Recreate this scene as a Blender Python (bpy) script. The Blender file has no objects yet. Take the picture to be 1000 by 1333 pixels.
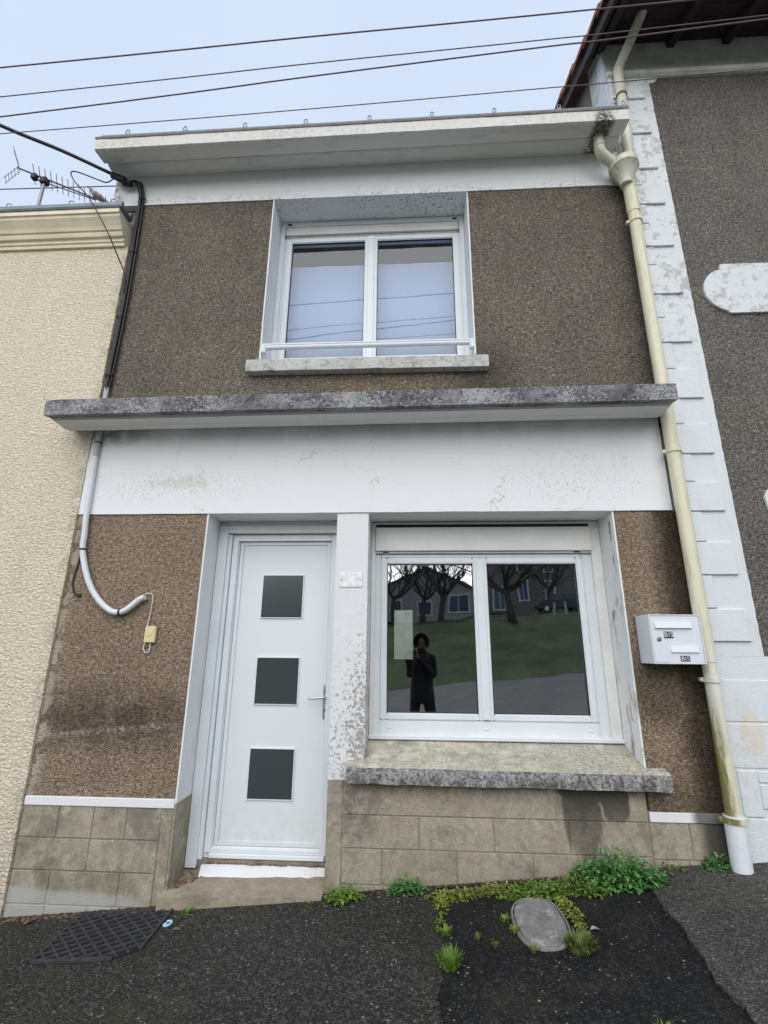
import bpy, bmesh, math, random
from mathutils import Vector, Matrix, Euler

random.seed(7)
S = bpy.context.scene
COL = S.collection
rad = math.radians

# ------------------------------------------------------------------ camera
cd = bpy.data.cameras.new('camera'); cam = bpy.data.objects.new('camera', cd); COL.objects.link(cam)
cd.sensor_fit = 'HORIZONTAL'; cd.sensor_width = 36.0; cd.lens = 36.0 * 0.62916
cd.clip_start = 0.02; cd.clip_end = 2000
cam.matrix_world = (Matrix.Translation((0, -3.5, 1.5)) @ Matrix.Rotation(rad(3.2816), 4, 'Z')
                    @ Matrix.Rotation(rad(16.0873), 4, 'X') @ Matrix.Rotation(rad(-0.4789), 4, 'Y')
                    @ Matrix.Rotation(rad(90), 4, 'X'))
S.camera = cam

# ------------------------------------------------------------------ sky, sun, exposure
SUN_EL, SUN_AZ = 32.0, 186.0          # degrees; azimuth clockwise from +Y: sun behind thick cloud, behind the camera
W = bpy.data.worlds.new('World'); S.world = W; W.use_nodes = True
wt = W.node_tree; wt.nodes.clear()
wo = wt.nodes.new('ShaderNodeOutputWorld'); wb = wt.nodes.new('ShaderNodeBackground')
sky = wt.nodes.new('ShaderNodeTexSky'); sky.sky_type = 'NISHITA'; sky.sun_disc = False
sky.sun_elevation = rad(SUN_EL); sky.sun_rotation = rad(SUN_AZ); sky.air_density = 1.0; sky.dust_density = 2.0
wc = wt.nodes.new('ShaderNodeTexCoord')
wn = wt.nodes.new('ShaderNodeTexNoise'); wn.inputs['Scale'].default_value = 2.2; wn.inputs['Detail'].default_value = 5
wr = wt.nodes.new('ShaderNodeValToRGB')
wr.color_ramp.elements[0].position = 0.3; wr.color_ramp.elements[0].color = (4.4, 5.15, 6.4, 1)
wr.color_ramp.elements[1].position = 0.7; wr.color_ramp.elements[1].color = (4.85, 5.5, 6.5, 1)
wm = wt.nodes.new('ShaderNodeMix'); wm.data_type = 'RGBA'; wm.inputs[0].default_value = 0.9
wt.links.new(wc.outputs['Generated'], wn.inputs['Vector']); wt.links.new(wn.outputs['Fac'], wr.inputs['Fac'])
wt.links.new(sky.outputs['Color'], wm.inputs[6]); wt.links.new(wr.outputs['Color'], wm.inputs[7])
wt.links.new(wm.outputs[2], wb.inputs['Color']); wb.inputs['Strength'].default_value = 0.1
wt.links.new(wb.outputs[0], wo.inputs[0])

sd = bpy.data.lights.new('sun', 'SUN'); sun = bpy.data.objects.new('sun', sd); COL.objects.link(sun)
sd.energy = 1.5; sd.angle = rad(76); sd.color = (1.0, 0.95, 0.88)
az = rad(SUN_AZ); el = rad(SUN_EL)
dirv = Vector((math.sin(az) * math.cos(el), math.cos(az) * math.cos(el), math.sin(el)))
sun.rotation_euler = dirv.to_track_quat('Z', 'Y').to_euler(); sun.location = (0, -8, 12)

S.view_settings.view_transform = 'Standard'; S.view_settings.look = 'None'
S.view_settings.gamma = 1.0; S.view_settings.use_curve_mapping = False
S.view_settings.exposure = 0.66
S.cycles.use_denoising = True
S.cycles.max_bounces = 8; S.cycles.transparent_max_bounces = 12; S.cycles.diffuse_bounces = 4
S.render.film_transparent = False

# ------------------------------------------------------------------ node helpers
class NT:
    def __init__(s, name):
        s.m = bpy.data.materials.new(name); s.m.use_nodes = True; s.t = s.m.node_tree
        s.b = s.t.nodes['Principled BSDF']; s.out = s.t.nodes['Material Output']
        g = s.t.nodes.new('ShaderNodeNewGeometry'); s.pos = g.outputs['Position']; s.geo = g
        s.xyz = None
    def n(s, typ): return s.t.nodes.new(typ)
    def lk(s, a, b):
        if hasattr(a, 'is_output') or isinstance(a, bpy.types.NodeSocket): s.t.links.new(a, b)
        else: b.default_value = a
    def scaled(s, v=(1, 1, 1), off=(0, 0, 0)):
        mp = s.n('ShaderNodeMapping'); s.lk(s.pos, mp.inputs['Vector'])
        mp.inputs['Scale'].default_value = v; mp.inputs['Location'].default_value = off
        return mp.outputs[0]
    def noise(s, sc, det=4, ro=0.55, vec=None, dist=0.0):
        x = s.n('ShaderNodeTexNoise'); s.lk(vec or s.pos, x.inputs['Vector'])
        x.inputs['Scale'].default_value = sc; x.inputs['Detail'].default_value = det
        x.inputs['Roughness'].default_value = ro; x.inputs['Distortion'].default_value = dist
        return x.outputs['Fac']
    def vor(s, sc, feat='F1', out='Distance', vec=None):
        x = s.n('ShaderNodeTexVoronoi'); x.feature = feat; s.lk(vec or s.pos, x.inputs['Vector'])
        x.inputs['Scale'].default_value = sc
        return x.outputs[out]
    def ramp(s, fac, *stops):
        r = s.n('ShaderNodeValToRGB'); s.lk(fac, r.inputs['Fac']); e = r.color_ramp.elements
        while len(e) < len(stops): e.new(0.5)
        for el_, (p, c) in zip(e, stops):
            el_.position = p
            if isinstance(c, (int, float)): c = (c, c, c)
            el_.color = (*c[:3], 1)
        return r.outputs['Color']
    def mr(s, v, a, b, c=0.0, d=1.0, smooth=True):
        x = s.n('ShaderNodeMapRange'); x.interpolation_type = 'SMOOTHSTEP' if smooth else 'LINEAR'
        s.lk(v, x.inputs['Value'])
        x.inputs['From Min'].default_value = a; x.inputs['From Max'].default_value = b
        x.inputs['To Min'].default_value = c; x.inputs['To Max'].default_value = d
        return x.outputs['Result']
    def math(s, op, a, b=0.0, clamp=False):
        x = s.n('ShaderNodeMath'); x.operation = op; x.use_clamp = clamp
        s.lk(a, x.inputs[0]); s.lk(b, x.inputs[1]); return x.outputs[0]
    def mul(s, *a):
        r = a[0]
        for q in a[1:]: r = s.math('MULTIPLY', r, q)
        return r
    def mx(s, a, b): return s.math('MAXIMUM', a, b)
    def mix(s, f, a, b, mode='MIX'):
        x = s.n('ShaderNodeMix'); x.data_type = 'RGBA'; x.blend_type = mode
        s.lk(f, x.inputs[0])
        for i, c in ((6, a), (7, b)):
            if isinstance(c, (int, float)): c = (c, c, c)
            if isinstance(c, tuple): c = (*c[:3], 1)
            s.lk(c, x.inputs[i])
        return x.outputs[2]
    def sep(s):
        if s.xyz is None:
            x = s.n('ShaderNodeSeparateXYZ'); s.lk(s.pos, x.inputs[0]); s.xyz = x.outputs
        return s.xyz
    def blob(s, cx, cz, rx, rz):
        """soft elliptical mask in the facade plane"""
        X, Y, Z = s.sep()
        a = s.math('POWER', s.math('DIVIDE', s.math('SUBTRACT', X, cx), rx), 2.0)
        b = s.math('POWER', s.math('DIVIDE', s.math('SUBTRACT', Z, cz), rz), 2.0)
        return s.math('SUBTRACT', 1.0, s.math('SQRT', s.math('ADD', a, b)), clamp=True)
    def bump(s, h, strength=0.5, dist=0.01, prev=None):
        x = s.n('ShaderNodeBump'); s.lk(h, x.inputs['Height'])
        x.inputs['Strength'].default_value = strength; x.inputs['Distance'].default_value = dist
        if prev is not None: s.lk(prev, x.inputs['Normal'])
        return x.outputs[0]
    def done(s, col=None, rough=0.8, nrm=None, metal=0.0, spec=None):
        if col is not None:
            if isinstance(col, tuple): col = (*col[:3], 1)
            s.lk(col, s.b.inputs['Base Color'])
        s.lk(rough, s.b.inputs['Roughness']); s.lk(metal, s.b.inputs['Metallic'])
        if spec is not None: s.b.inputs['Specular IOR Level'].default_value = spec
        if nrm is not None: s.lk(nrm, s.b.inputs['Normal'])
        return s.m

M = {}
def plain(name, col, rough=0.5, metal=0.0, var=0.12, sc=30, bump=0.0):
    t = NT(name); n = t.noise(sc, 4)
    c = t.mix(t.mr(n, .3, .7, 0, 1), tuple(k * (1 - var) for k in col), tuple(min(1, k * (1 + var)) for k in col))
    M[name] = t.done(c, t.mr(n, .2, .8, max(0, rough - .08), min(1, rough + .08)), t.bump(n, bump, .004) if bump else None, metal)
    return M[name]

def pebble(name, dark, mid, light, stain=None):
    t = NT(name)
    w = t.noise(60, 2)
    vec = t.n('ShaderNodeVectorMath'); vec.operation = 'MULTIPLY_ADD'
    t.lk(t.scaled((1, 1, 1)), vec.inputs[0]); vec.inputs[1].default_value = (1, 1, 1.0)
    cell = t.vor(108, out='Color'); d = t.vor(108)
    sp = t.n('ShaderNodeSeparateColor'); t.lk(cell, sp.inputs[0])
    c = t.ramp(sp.outputs[0], (0.0, dark), (0.18, mid), (0.86, mid), (0.985, light), (1.0, tuple(min(1, k * 1.3) for k in light)))
    gaps = t.mr(d, .45, .8, 0, .6)
    c = t.mix(gaps, c, tuple(k * .5 for k in dark))
    big = t.noise(1.7, 6, .65); c = t.mix(t.mr(big, .35, .7, 0, .45), c, t.mix(1.0, c, (.62, .6, .6), 'MULTIPLY'))
    med = t.noise(9, 5, .7); c = t.mix(t.mr(med, .5, .75, 0, .5), c, t.mix(1.0, c, (1.3, 1.22, 1.1), 'MULTIPLY'))
    fine = t.noise(42, 4, .65); c = t.mix(t.mr(fine, .38, .62, 0.0, .75), t.mix(1.0, c, (1.18, 1.16, 1.13), 'MULTIPLY'), t.mix(1.0, c, (.55, .53, .51), 'MULTIPLY'))
    run = t.noise(5.5, 5, .65, t.scaled((1, 1, .10))); c = t.mix(t.mr(run, .50, .74, 0, .45), c, t.mix(1.0, c, (.60, .58, .57), 'MULTIPLY'))
    pat = t.noise(.9, 4, .6, None, 1.2); c = t.mix(t.mr(pat, .52, .60, 0, .30), c, t.mix(1.0, c, (1.28, 1.22, 1.14), 'MULTIPLY'))
    lump = t.noise(20, 3, .6)
    if stain: c = stain(t, c)
    h = t.math('ADD', t.math('ADD', t.math('MULTIPLY', lump, 1.1), t.math('MULTIPLY', t.math('SUBTRACT', 1.0, d), .8)), t.math('MULTIPLY', fine, 1.3))
    M[name] = t.done(c, .9, t.bump(h, 1.0, .011), spec=.25)

def upper_stain(t, c):
    X, Y, Z = t.sep(); n = t.noise(5, 5, .7)
    a = t.mul(t.mr(X, 1.62, 1.92), t.mr(n, .3, .6, .3, .9))                 # damp strip beside the downpipe
    b = t.mul(t.blob(.62, 3.6, .35, .5), 1.2)                                # run-off from the sill end
    e = t.mul(t.mr(Z, 5.58, 5.2, 0, .0), n)
    f = t.math('MAXIMUM', a, t.math('MINIMUM', b, .8))
    c = t.mix(t.math('MULTIPLY', f, .75), c, t.mix(1.0, c, (.4, .38, .38), 'MULTIPLY'))
    w = t.mul(t.blob(-.4, 3.55, 1.0, .22), t.mr(t.noise(7, 4), .4, .6))       # warm ochre under the sill
    return t.mix(t.math('MULTIPLY', w, .9), c, t.mix(1.0, c, (1.5, 1.28, .9), 'MULTIPLY'))
def lower_stain(t, c):
    X, Y, Z = t.sep(); n = t.noise(4, 5, .7); nn = t.noise(30, 5, .7)
    a = t.mul(t.mr(t.math('ADD', X, t.math('MULTIPLY', n, .25)), 1.78, 1.97), t.mr(n, .25, .5, .75, 1))
    b = t.mul(t.blob(-2.1, 1.05, .9, .28), t.mr(n, .3, .6, .2, 1))            # sooty band on the left panel
    b2 = t.mul(t.blob(1.68, 1.28, .3, .3), 1.3)
    b3 = t.mul(t.mr(Z, 1.0, .6), t.mr(X, 1.4, 1.5), .5)
    f = t.math('MAXIMUM', a, t.math('MAXIMUM', t.math('MINIMUM', t.mul(b, 1.2), .75), t.math('MAXIMUM', t.math('MINIMUM', b2, .6), b3)))
    c = t.mix(t.math('MULTIPLY', f, .92), c, t.mix(1.0, c, (.17, .155, .15), 'MULTIPLY'))
    line = t.math('ADD', Z, t.math('MULTIPLY', X, -.09)); line = t.math('ADD', line, t.math('MULTIPLY', n, .03))
    sc = t.mul(t.math('SUBTRACT', 1.0, t.mr(t.math('ABSOLUTE', t.math('SUBTRACT', line, 1.165)), .0, .03), clamp=True),
               t.mr(X, -1.55, -1.75), t.mr(nn, .42, .62))
    c = t.mix(t.math('MULTIPLY', sc, .65), c, (.5, .46, .42))
    tr = t.mul(t.mr(t.math('ADD', X, t.math('MULTIPLY', n, .16)), -2.40, -2.50), t.mr(t.noise(9, 4), .46, .50))
    return t.mix(t.math('MULTIPLY', tr, .8), c, (.52, .46, .37))             # scraps of cream render at the party line
pebble('pebbledash_grey', (.115, .101, .084), (.228, .200, .168), (.39, .35, .305), upper_stain)
pebble('pebbledash_brown', (.25, .196, .146), (.37, .293, .219), (.46, .38, .295), lower_stain)
pebble('pebbledash_right', (.115, .107, .098), (.225, .211, .193), (.36, .345, .32))

def white_render(name, base=(.74, .76, .77), extra=None, dirt=.25, rough=.75, bump=.35):
    t = NT(name)
    a = t.noise(2.3, 6, .65); b = t.noise(55, 5, .7); st = t.noise(14, 4, .6, t.scaled((1, 1, .12)))
    c = t.mix(t.mr(a, .4, .75, 0, dirt), base, tuple(k * .80 for k in base))
    c = t.mix(t.mul(t.mr(st, .5, .8, 0, dirt), t.mr(a, .35, .6)), c, (.55, .53, .47))
    c = t.mix(t.mul(t.mr(b, .66, .74), t.mr(a, .45, .6), dirt * 2), c, (.3, .28, .25))
    if extra: c = extra(t, c)
    h = t.math('ADD', t.noise(90, 3), t.math('MULTIPLY', t.noise(11, 3), 1.0))
    M[name] = t.done(c, rough, t.bump(h, bump, .006))

def crack_mask(t, sc, w=.012, off=(0, 0, 0)):
    v = t.scaled((1, 1, 1), off); nz = t.n('ShaderNodeTexNoise'); t.lk(v, nz.inputs['Vector']); nz.inputs['Scale'].default_value = 6
    nz.inputs['Detail'].default_value = 5
    ad = t.n('ShaderNodeVectorMath'); ad.operation = 'MULTIPLY_ADD'
    t.lk(nz.outputs['Color'], ad.inputs[0]); ad.inputs[1].default_value = (.35, .35, .35); t.lk(v, ad.inputs[2])
    d = t.vor(sc, 'DISTANCE_TO_EDGE', vec=ad.outputs[0])
    return t.math('SUBTRACT', 1.0, t.mr(d, 0, w), clamp=True)
def lintel_extra(t, c):
    X, Y, Z = t.sep(); n = t.noise(7, 6, .7)
    cr = t.mul(crack_mask(t, 2.6, .011), t.mr(t.noise(2.1, 3), .50, .62))
    c = t.mix(t.math('MULTIPLY', cr, .8), c, (.42, .38, .33))
    pl = t.mx(t.blob(-1.85, 2.75, .75, .17), t.mul(t.blob(1.6, 2.88, .35, .25), .75))
    f = t.mr(t.math('ADD', t.math('MULTIPLY', pl, .38), t.math('ADD', t.math('MULTIPLY', n, .6), t.math('MULTIPLY', t.noise(19, 5, .75), .4))), .775, .79)
    c = t.mix(t.math('MULTIPLY', f, .5), c, (.66, .62, .54))
    bl = t.mul(t.mx(t.blob(-1.9, 2.72, 1.0, .2), t.blob(1.2, 2.72, .7, .2)), t.mr(t.noise(60, 5, .75), .54, .62))
    c = t.mix(t.math('MULTIPLY', bl, .8), c, (.38, .36, .33))
    g = t.mul(t.blob(-2.45, 3.2, .42, .14), t.mr(n, .35, .55))
    c = t.mix(g, c, (.12, .12, .11))
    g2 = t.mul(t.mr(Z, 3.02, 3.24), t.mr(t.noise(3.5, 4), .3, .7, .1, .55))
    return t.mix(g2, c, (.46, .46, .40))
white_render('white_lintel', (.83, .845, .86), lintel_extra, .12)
def frieze_extra(t, c):
    X, Y, Z = t.sep(); sp = t.noise(38, 6, .75)
    m = t.mul(t.mr(Z, 5.72, 5.57), t.mr(sp, .52, .62), t.mr(t.noise(1.9, 3), .42, .6))
    c = t.mix(t.math('MULTIPLY', m, .85), c, (.16, .15, .14))
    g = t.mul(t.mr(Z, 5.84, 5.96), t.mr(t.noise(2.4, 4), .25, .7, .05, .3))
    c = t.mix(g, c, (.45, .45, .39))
    e = t.mul(t.mr(X, -2.68, -2.83), t.mr(t.noise(16, 5), .38, .6))
    return t.mix(t.math('MULTIPLY', e, .8), c, (.2, .19, .18))
white_render('white_frieze', (.80, .815, .82), frieze_extra, .2)
def cornice_extra(t, c):
    X, Y, Z = t.sep(); sp = t.noise(26, 6, .75)
    fr = t.mr(Y, -.30, -.345)
    m = t.mul(fr, t.mr(t.math('ADD', sp, t.mul(t.noise(1.6, 3), .5)), .70, .95))
    c = t.mix(t.math('MULTIPLY', m, .6), c, (.25, .24, .21))
    sm = t.mul(t.mr(t.noise(5, 5, .7, t.scaled((.5, 1.6, 1))), .5, .72), t.mr(Y, -.34, -.28), .45)
    c = t.mix(sm, c, (.38, .37, .33))
    c = t.mix(t.math('MULTIPLY', fr, .55), c, (.60, .585, .545))
    c = t.mix(t.mul(t.mr(Y, -.34, -.30), .35), c, (.60, .60, .52))
    hole = t.blob(1.69, 5.88, .13, .2)
    return t.mix(t.mul(t.mr(hole, .15, .6), t.mr(sp, .35, .5)), c, (.09, .085, .06))
white_render('white_cornice', (.89, .885, .86), cornice_extra, .3)
def reveal_extra(t, c):
    X, Y, Z = t.sep(); n = t.noise(9, 6, .7, t.scaled((1, 1, .35)))
    m = t.mul(t.mr(X, 1.40, 1.45), t.mr(t.math('SUBTRACT', n, t.mr(Z, 1.0, 2.4, 0, .08)), .50, .56))
    c = t.mix(t.math('MULTIPLY', m, .75), c, (.47, .40, .33))
    m2 = t.mul(t.mr(X, 1.40, 1.45), t.mr(n, .60, .64))
    c = t.mix(t.math('MULTIPLY', m2, .8), c, (.28, .19, .13))
    m3 = t.mul(t.mr(X, -1.4, -1.5), t.mr(t.noise(6, 5, .7, t.scaled((1, 1, .3))), .5, .7), .3)
    return t.mix(m3, c, (.6, .54, .47))
white_render('white_reveal', (.80, .81, .81), reveal_extra, .22)
def pier_extra(t, c):
    X, Y, Z = t.sep(); f1 = t.noise(40, 9, .80); f2 = t.noise(17, 6, .7); v = t.noise(5, 4)
    k = t.math('ADD', t.mr(Z, 2.15, .9, 0, .125), t.mr(X, -.50, -.34, -.02, .03))
    m = t.mr(t.math('ADD', t.math('ADD', t.math('MULTIPLY', f1, .82), t.math('MULTIPLY', f2, .18)), t.math('ADD', k, t.math('MULTIPLY', v, .07))), .655, .69)
    m = t.mul(m, t.mr(Z, 2.2, 2.0))
    c = t.mix(t.math('MULTIPLY', m, .85), c, (.27, .235, .205))
    cr = t.mul(crack_mask(t, 9, .03), t.mr(Z, 2.1, 1.2), t.mr(f2, .45, .6))
    return t.mix(t.math('MULTIPLY', cr, .5), c, (.35, .31, .28))
white_render('white_pier', (.76, .775, .785), pier_extra, .2)
def quoin_extra(t, c):
    X, Y, Z = t.sep(); n = t.noise(16, 6, .75)
    m = t.mul(t.mr(Z, 3.2, 4.4), t.mr(t.math('ADD', n, t.math('MULTIPLY', t.noise(3.3, 2), .4)), .71, .80))
    c = t.mix(t.math('MULTIPLY', m, .6), c, (.38, .33, .30))
    c = t.mix(t.mul(t.mr(t.noise(9, 6, .75, t.scaled((1, 1, .3))), .52, .72), .35), c, (.50, .49, .44))
    pk = t.blob(2.165, 1.02, .085, .15)
    c = t.mix(t.math('MULTIPLY', t.mr(t.math('ADD', pk, t.math('MULTIPLY', n, .25)), .2, .3), .7), c, (.74, .64, .55))
    d = t.mul(t.blob(2.08, .85, .16, .45), t.mr(n, .4, .6), .5)
    return t.mix(d, c, (.5, .48, .42))
white_render('white_quoin', (.71, .75, .775), quoin_extra, .18, bump=.5)
white_render('white_ledge_soffit', (.80, .80, .77), None, .35)
def cove_extra(t, c):
    n = t.noise(4, 5, .7); return t.mix(t.mr(n, .35, .7, .2, .75), c, (.36, .37, .31))
white_render('white_cove', (.74, .75, .70), cove_extra, .4)
def coping_extra(t, c):
    sp = t.noise(70, 5, .8); X, Y, Z = t.sep()
    c = t.mix(t.math('MULTIPLY', t.mr(sp, .62, .68), .85), c, (.12, .11, .10))
    return t.mix(t.mul(t.mr(X, 1.70, 1.76), .9), c, (.10, .095, .09))
white_render('white_coping', (.80, .81, .82), coping_extra, .12)

def concrete(name, cols, sc=8, bump=.5, extra=None, rough=.9):
    t = NT(name); a = t.noise(sc, 8, .7); b = t.noise(sc * 6, 5, .7); n = len(cols)
    c = t.ramp(a, *[(.28 + .44 * i / (n - 1), k) for i, k in enumerate(cols)])
    c = t.mix(t.mr(b, .4, .7, 0, .5), c, t.mix(1.0, c, (.66, .65, .63), 'MULTIPLY'))
    gn = t.noise(sc * 22, 3, .8); c = t.mix(t.mr(gn, .35, .7), t.mix(1.0, c, (.82, .82, .82), 'MULTIPLY'), t.mix(1.0, c, (1.12, 1.12, 1.11), 'MULTIPLY'))
    if extra: c = extra(t, c)
    M[name] = t.done(c, rough, t.bump(t.math('ADD', t.noise(sc * 14, 4, .7), a), bump, .006), spec=.3)
def ledge_extra(t, c):
    a = t.noise(55, 6, .8); k = t.noise(3, 4, .6); q = t.noise(16, 6, .75)
    c = t.mix(t.math('MULTIPLY', t.mr(q, .50, .62), .75), c, (.045, .042, .048))
    c = t.mix(t.math('MULTIPLY', t.mr(t.math('ADD', a, t.math('MULTIPLY', k, .6)), .80, .90), .75), c, (.46, .46, .47))
    return c
concrete('ledge_concrete', [(.06, .056, .066), (.14, .13, .145), (.25, .245, .26), (.36, .355, .365)], 5, .6, ledge_extra)
def sill_extra(t, c):
    X, Y, Z = t.sep(); g = t.n('ShaderNodeSeparateXYZ'); t.lk(t.geo.outputs['Normal'], g.inputs[0])
    top = t.mr(g.outputs[2], .5, .8); a = t.noise(7, 7, .75); b = t.noise(42, 6, .8)
    tc = t.ramp(a, (.3, (.27, .26, .22)), (.45, (.45, .42, .33)), (.58, (.60, .56, .46)), (.7, (.62, .53, .40)))
    tc = t.mix(t.mr(b, .5, .62, 0, .7), tc, (.22, .215, .195)); tc = t.mix(t.mul(t.mr(t.noise(75, 5, .8), .6, .66), .8), tc, (.10, .095, .085)); tc = t.mix(t.mul(t.mr(t.noise(5.5, 6, .7), .54, .62), .6), tc, (.70, .67, .58))
    drk = t.mul(t.mr(X, .3, 1.4), t.mr(a, .42, .6), t.mr(b, .4, .55), .55)
    tc = t.mix(drk, tc, (.17, .165, .15))
    return t.mix(top, c, tc)
def sill_front(t, c):
    b = t.noise(36, 7, .8); X, Y, Z = t.sep(); s_ = t.noise(20, 4, .7, t.scaled((1, 1, .2)))
    c = t.mix(t.mul(t.mr(b, .47, .57), .8), c, (.06, .056, .058)); c = t.mix(t.mul(t.mr(t.noise(60, 5, .8), .58, .66), .7), c, (.66, .65, .63))
    c = t.mix(t.mul(t.mr(Z, .76, .70), t.mr(s_, .4, .6), .7), c, (.06, .055, .055))
    return sill_extra(t, c)
concrete('sill_concrete', [(.20, .195, .20), (.42, .41, .41), (.62, .61, .60)], 12, .7, sill_front)
def usill_extra(t, c):
    b = t.noise(22, 7, .8); return t.mix(t.mul(t.mr(b, .5, .62), .6), c, (.15, .145, .14))
concrete('upper_sill_concrete', [(.42, .42, .41), (.60, .60, .58), (.66, .66, .65)], 9, .5, usill_extra)
def block_extra(t, c):
    X, Y, Z = t.sep(); n = t.noise(5, 6, .7); b = t.noise(16, 6, .75)
    oi = t.n('ShaderNodeObjectInfo')
    c = t.mix(t.math('MULTIPLY', oi.outputs['Random'], .35), c, t.mix(1.0, c, (.72, .70, .66), 'MULTIPLY'))
    gm = t.noise(3.1, 8, .72); c = t.mix(t.mr(gm, .48, .62, 0, .65), c, (.16, .14, .112))
    c = t.mix(t.mul(t.mr(t.noise(7.5, 7, .75), .56, .66), .5), c, (.56, .53, .46))
    c = t.mix(t.mul(t.mr(t.noise(34, 6, .8), .60, .68), t.mr(gm, .4, .55), .7), c, (.075, .07, .06))
    top_ = t.mul(t.mr(Z, .58, .69), t.mr(t.noise(6, 6, .75, t.scaled((1, 1, .5))), .38, .62), t.mr(X, -.6, -.4)); c = t.mix(t.math('MULTIPLY', top_, .85), c, (.12, .108, .082))
    wet = t.mx(t.blob(1.06, .52, .17, .36), t.blob(1.27, .62, .13, .2))
    wet = t.mx(wet, t.mul(t.blob(1.12, .70, .32, .16), 1.1)); wet = t.mr(t.math('ADD', wet, t.math('MULTIPLY', t.math('ADD', t.math('MULTIPLY', t.noise(17, 5, .75, t.scaled((1, 1, .12))), .75), t.math('MULTIPLY', t.noise(26, 5, .8), .25)), 1.2)), .82, .98)
    wet = t.mul(wet, t.mr(X, .7, .9))
    c = t.mix(t.math('MULTIPLY', wet, t.mr(Z, .35, .68, .55, .92)), c, (.05, .046, .038))
    soot = t.mul(t.blob(-.38, .55, .2, .35), t.mr(b, .4, .6))
    c = t.mix(t.math('MULTIPLY', soot, .8), c, (.12, .10, .10))
    pale = t.mul(t.mr(t.noise(3.6, 4, .6), .52, .56), t.mr(Z, .45, .2), t.mr(X, -1, -.2))
    c = t.mix(t.math('MULTIPLY', pale, .4), c, (.42, .37, .30))
    alg = t.mul(t.mr(Z, .30, .06), t.mr(n, .4, .65), .45)
    c = t.mix(alg, c, (.11, .105, .06))
    br = t.mul(t.mr(X, 1.72, 1.82), .9)
    c = t.mix(br, c, (.055, .05, .045))
    lw = t.mul(t.mr(t.math('ADD', t.math('ADD', Z, t.math('MULTIPLY', X, .03)), t.math('MULTIPLY', n, .05)), .0, -.04), t.mr(X, -1.6, -2.0))
    return t.mix(t.math('MULTIPLY', lw, .7), c, (.44, .45, .43))
concrete('block_concrete', [(.26, .222, .170), (.385, .338, .265), (.46, .408, .325), (.55, .495, .41)], 6, .6, block_extra)
concrete('joint_mortar', [(.25, .215, .17), (.36, .315, .25)], 9, .4, block_extra)
def lid_extra(t, c):
    b = t.noise(14, 7, .75); return t.mix(t.mul(t.mr(b, .54, .66), .8), c, (.46, .44, .42))
concrete('lid_concrete', [(.15, .14, .14), (.24, .23, .22), (.33, .32, .30)], 10, .5, lid_extra)
concrete('step_concrete', [(.23, .19, .14), (.36, .305, .23), (.46, .405, .32)], 6, .5)

def cream_render():
    t = NT('cream_roughcast')
    w = t.scaled((1.0, 1.0, 1.35)); a = t.noise(46, 4, .55, w, .6); b = t.noise(1.3, 4, .6); s_ = t.noise(120, 2)
    c = t.mix(t.mr(a, .35, .68), (.83, .71, .535), (.985, .90, .745))
    c = t.mix(t.mr(b, .4, .7, 0, .3), c, t.mix(1.0, c, (.9, .88, .85), 'MULTIPLY'))
    X, Y, Z = t.sep(); run = t.noise(4, 5, .65, t.scaled((1, 1, .08)))
    c = t.mix(t.mul(t.mr(run, .50, .75), .35), c, t.mix(1.0, c, (.78, .75, .70), 'MULTIPLY'))
    c = t.mix(t.mul(t.mr(Z, .7, -.2), t.mr(t.noise(6, 5, .7), .35, .65), .5), c, (.36, .32, .25))
    c = t.mix(t.mul(t.mr(X, -2.70, -2.60), t.mr(t.noise(9, 5, .7), .42, .6), .45), c, (.42, .37, .29))
    M['cream_roughcast'] = t.done(c, .9, t.bump(t.math('ADD', a, t.math('MULTIPLY', s_, .12)), 1.0, .034), spec=.2)
cream_render()
plain('cream_paint', (.80, .72, .54), .7, var=.08, sc=6, bump=.1)

def asphalt(name, dark, mid, lightc, speck, moss=0.0):
    t = NT(name); c1 = t.vor(95, out='Color'); d = t.vor(95); sp = t.n('ShaderNodeSeparateColor'); t.lk(c1, sp.inputs[0])
    c = t.ramp(sp.outputs[0], (0, dark), (.55, mid), (.9, lightc), (1 - speck, lightc), (1.0, (.36, .35, .32)))
    c = t.mix(t.mr(d, .4, .75, 0, .6), c, tuple(k * .55 for k in dark))
    gr = t.noise(150, 3, .8); c = t.mix(t.mr(gr, .35, .68), t.mix(1.0, c, (.55, .55, .55), 'MULTIPLY'), t.mix(1.0, c, (1.35, 1.33, 1.27), 'MULTIPLY'))
    a = t.noise(1.6, 6, .65); c = t.mix(t.mr(a, .35, .7, 0, .55), c, t.mix(1.0, c, (.55, .55, .55), 'MULTIPLY'))
    f = t.noise(13, 5, .7); c = t.mix(t.mr(f, .45, .7, 0, .5), c, t.mix(1.0, c, (1.5, 1.45, 1.35), 'MULTIPLY'))
    if moss:
        mk = t.mul(t.mr(t.noise(2.6, 6, .7), .52, .66), moss); c = t.mix(mk, c, (.045, .046, .025))
    worn = t.noise(.8, 5, .6, None, .8); c = t.mix(t.mr(worn, .50, .66, 0, .5), c, t.mix(1.0, c, (1.5, 1.5, 1.42), 'MULTIPLY'))
    cr = t.mul(crack_mask(t, 1.1, .006, (3, 1, 0)), t.mr(t.noise(.9, 2), .45, .6)); c = t.mix(t.math('MULTIPLY', cr, .7), c, tuple(k * .4 for k in dark))
    h = t.math('ADD', t.math('SUBTRACT', 1.0, d), t.math('MULTIPLY', t.noise(40, 3), 1.0))
    M[name] = t.done(c, .82, t.bump(h, .9, .009), spec=.3)
asphalt('asphalt_pavement', (.022, .022, .021), (.046, .046, .042), (.10, .098, .088), .012, .5)
asphalt('asphalt_patch', (.006, .006, .007), (.012, .012, .013), (.040, .039, .040), .006, .25)
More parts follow.
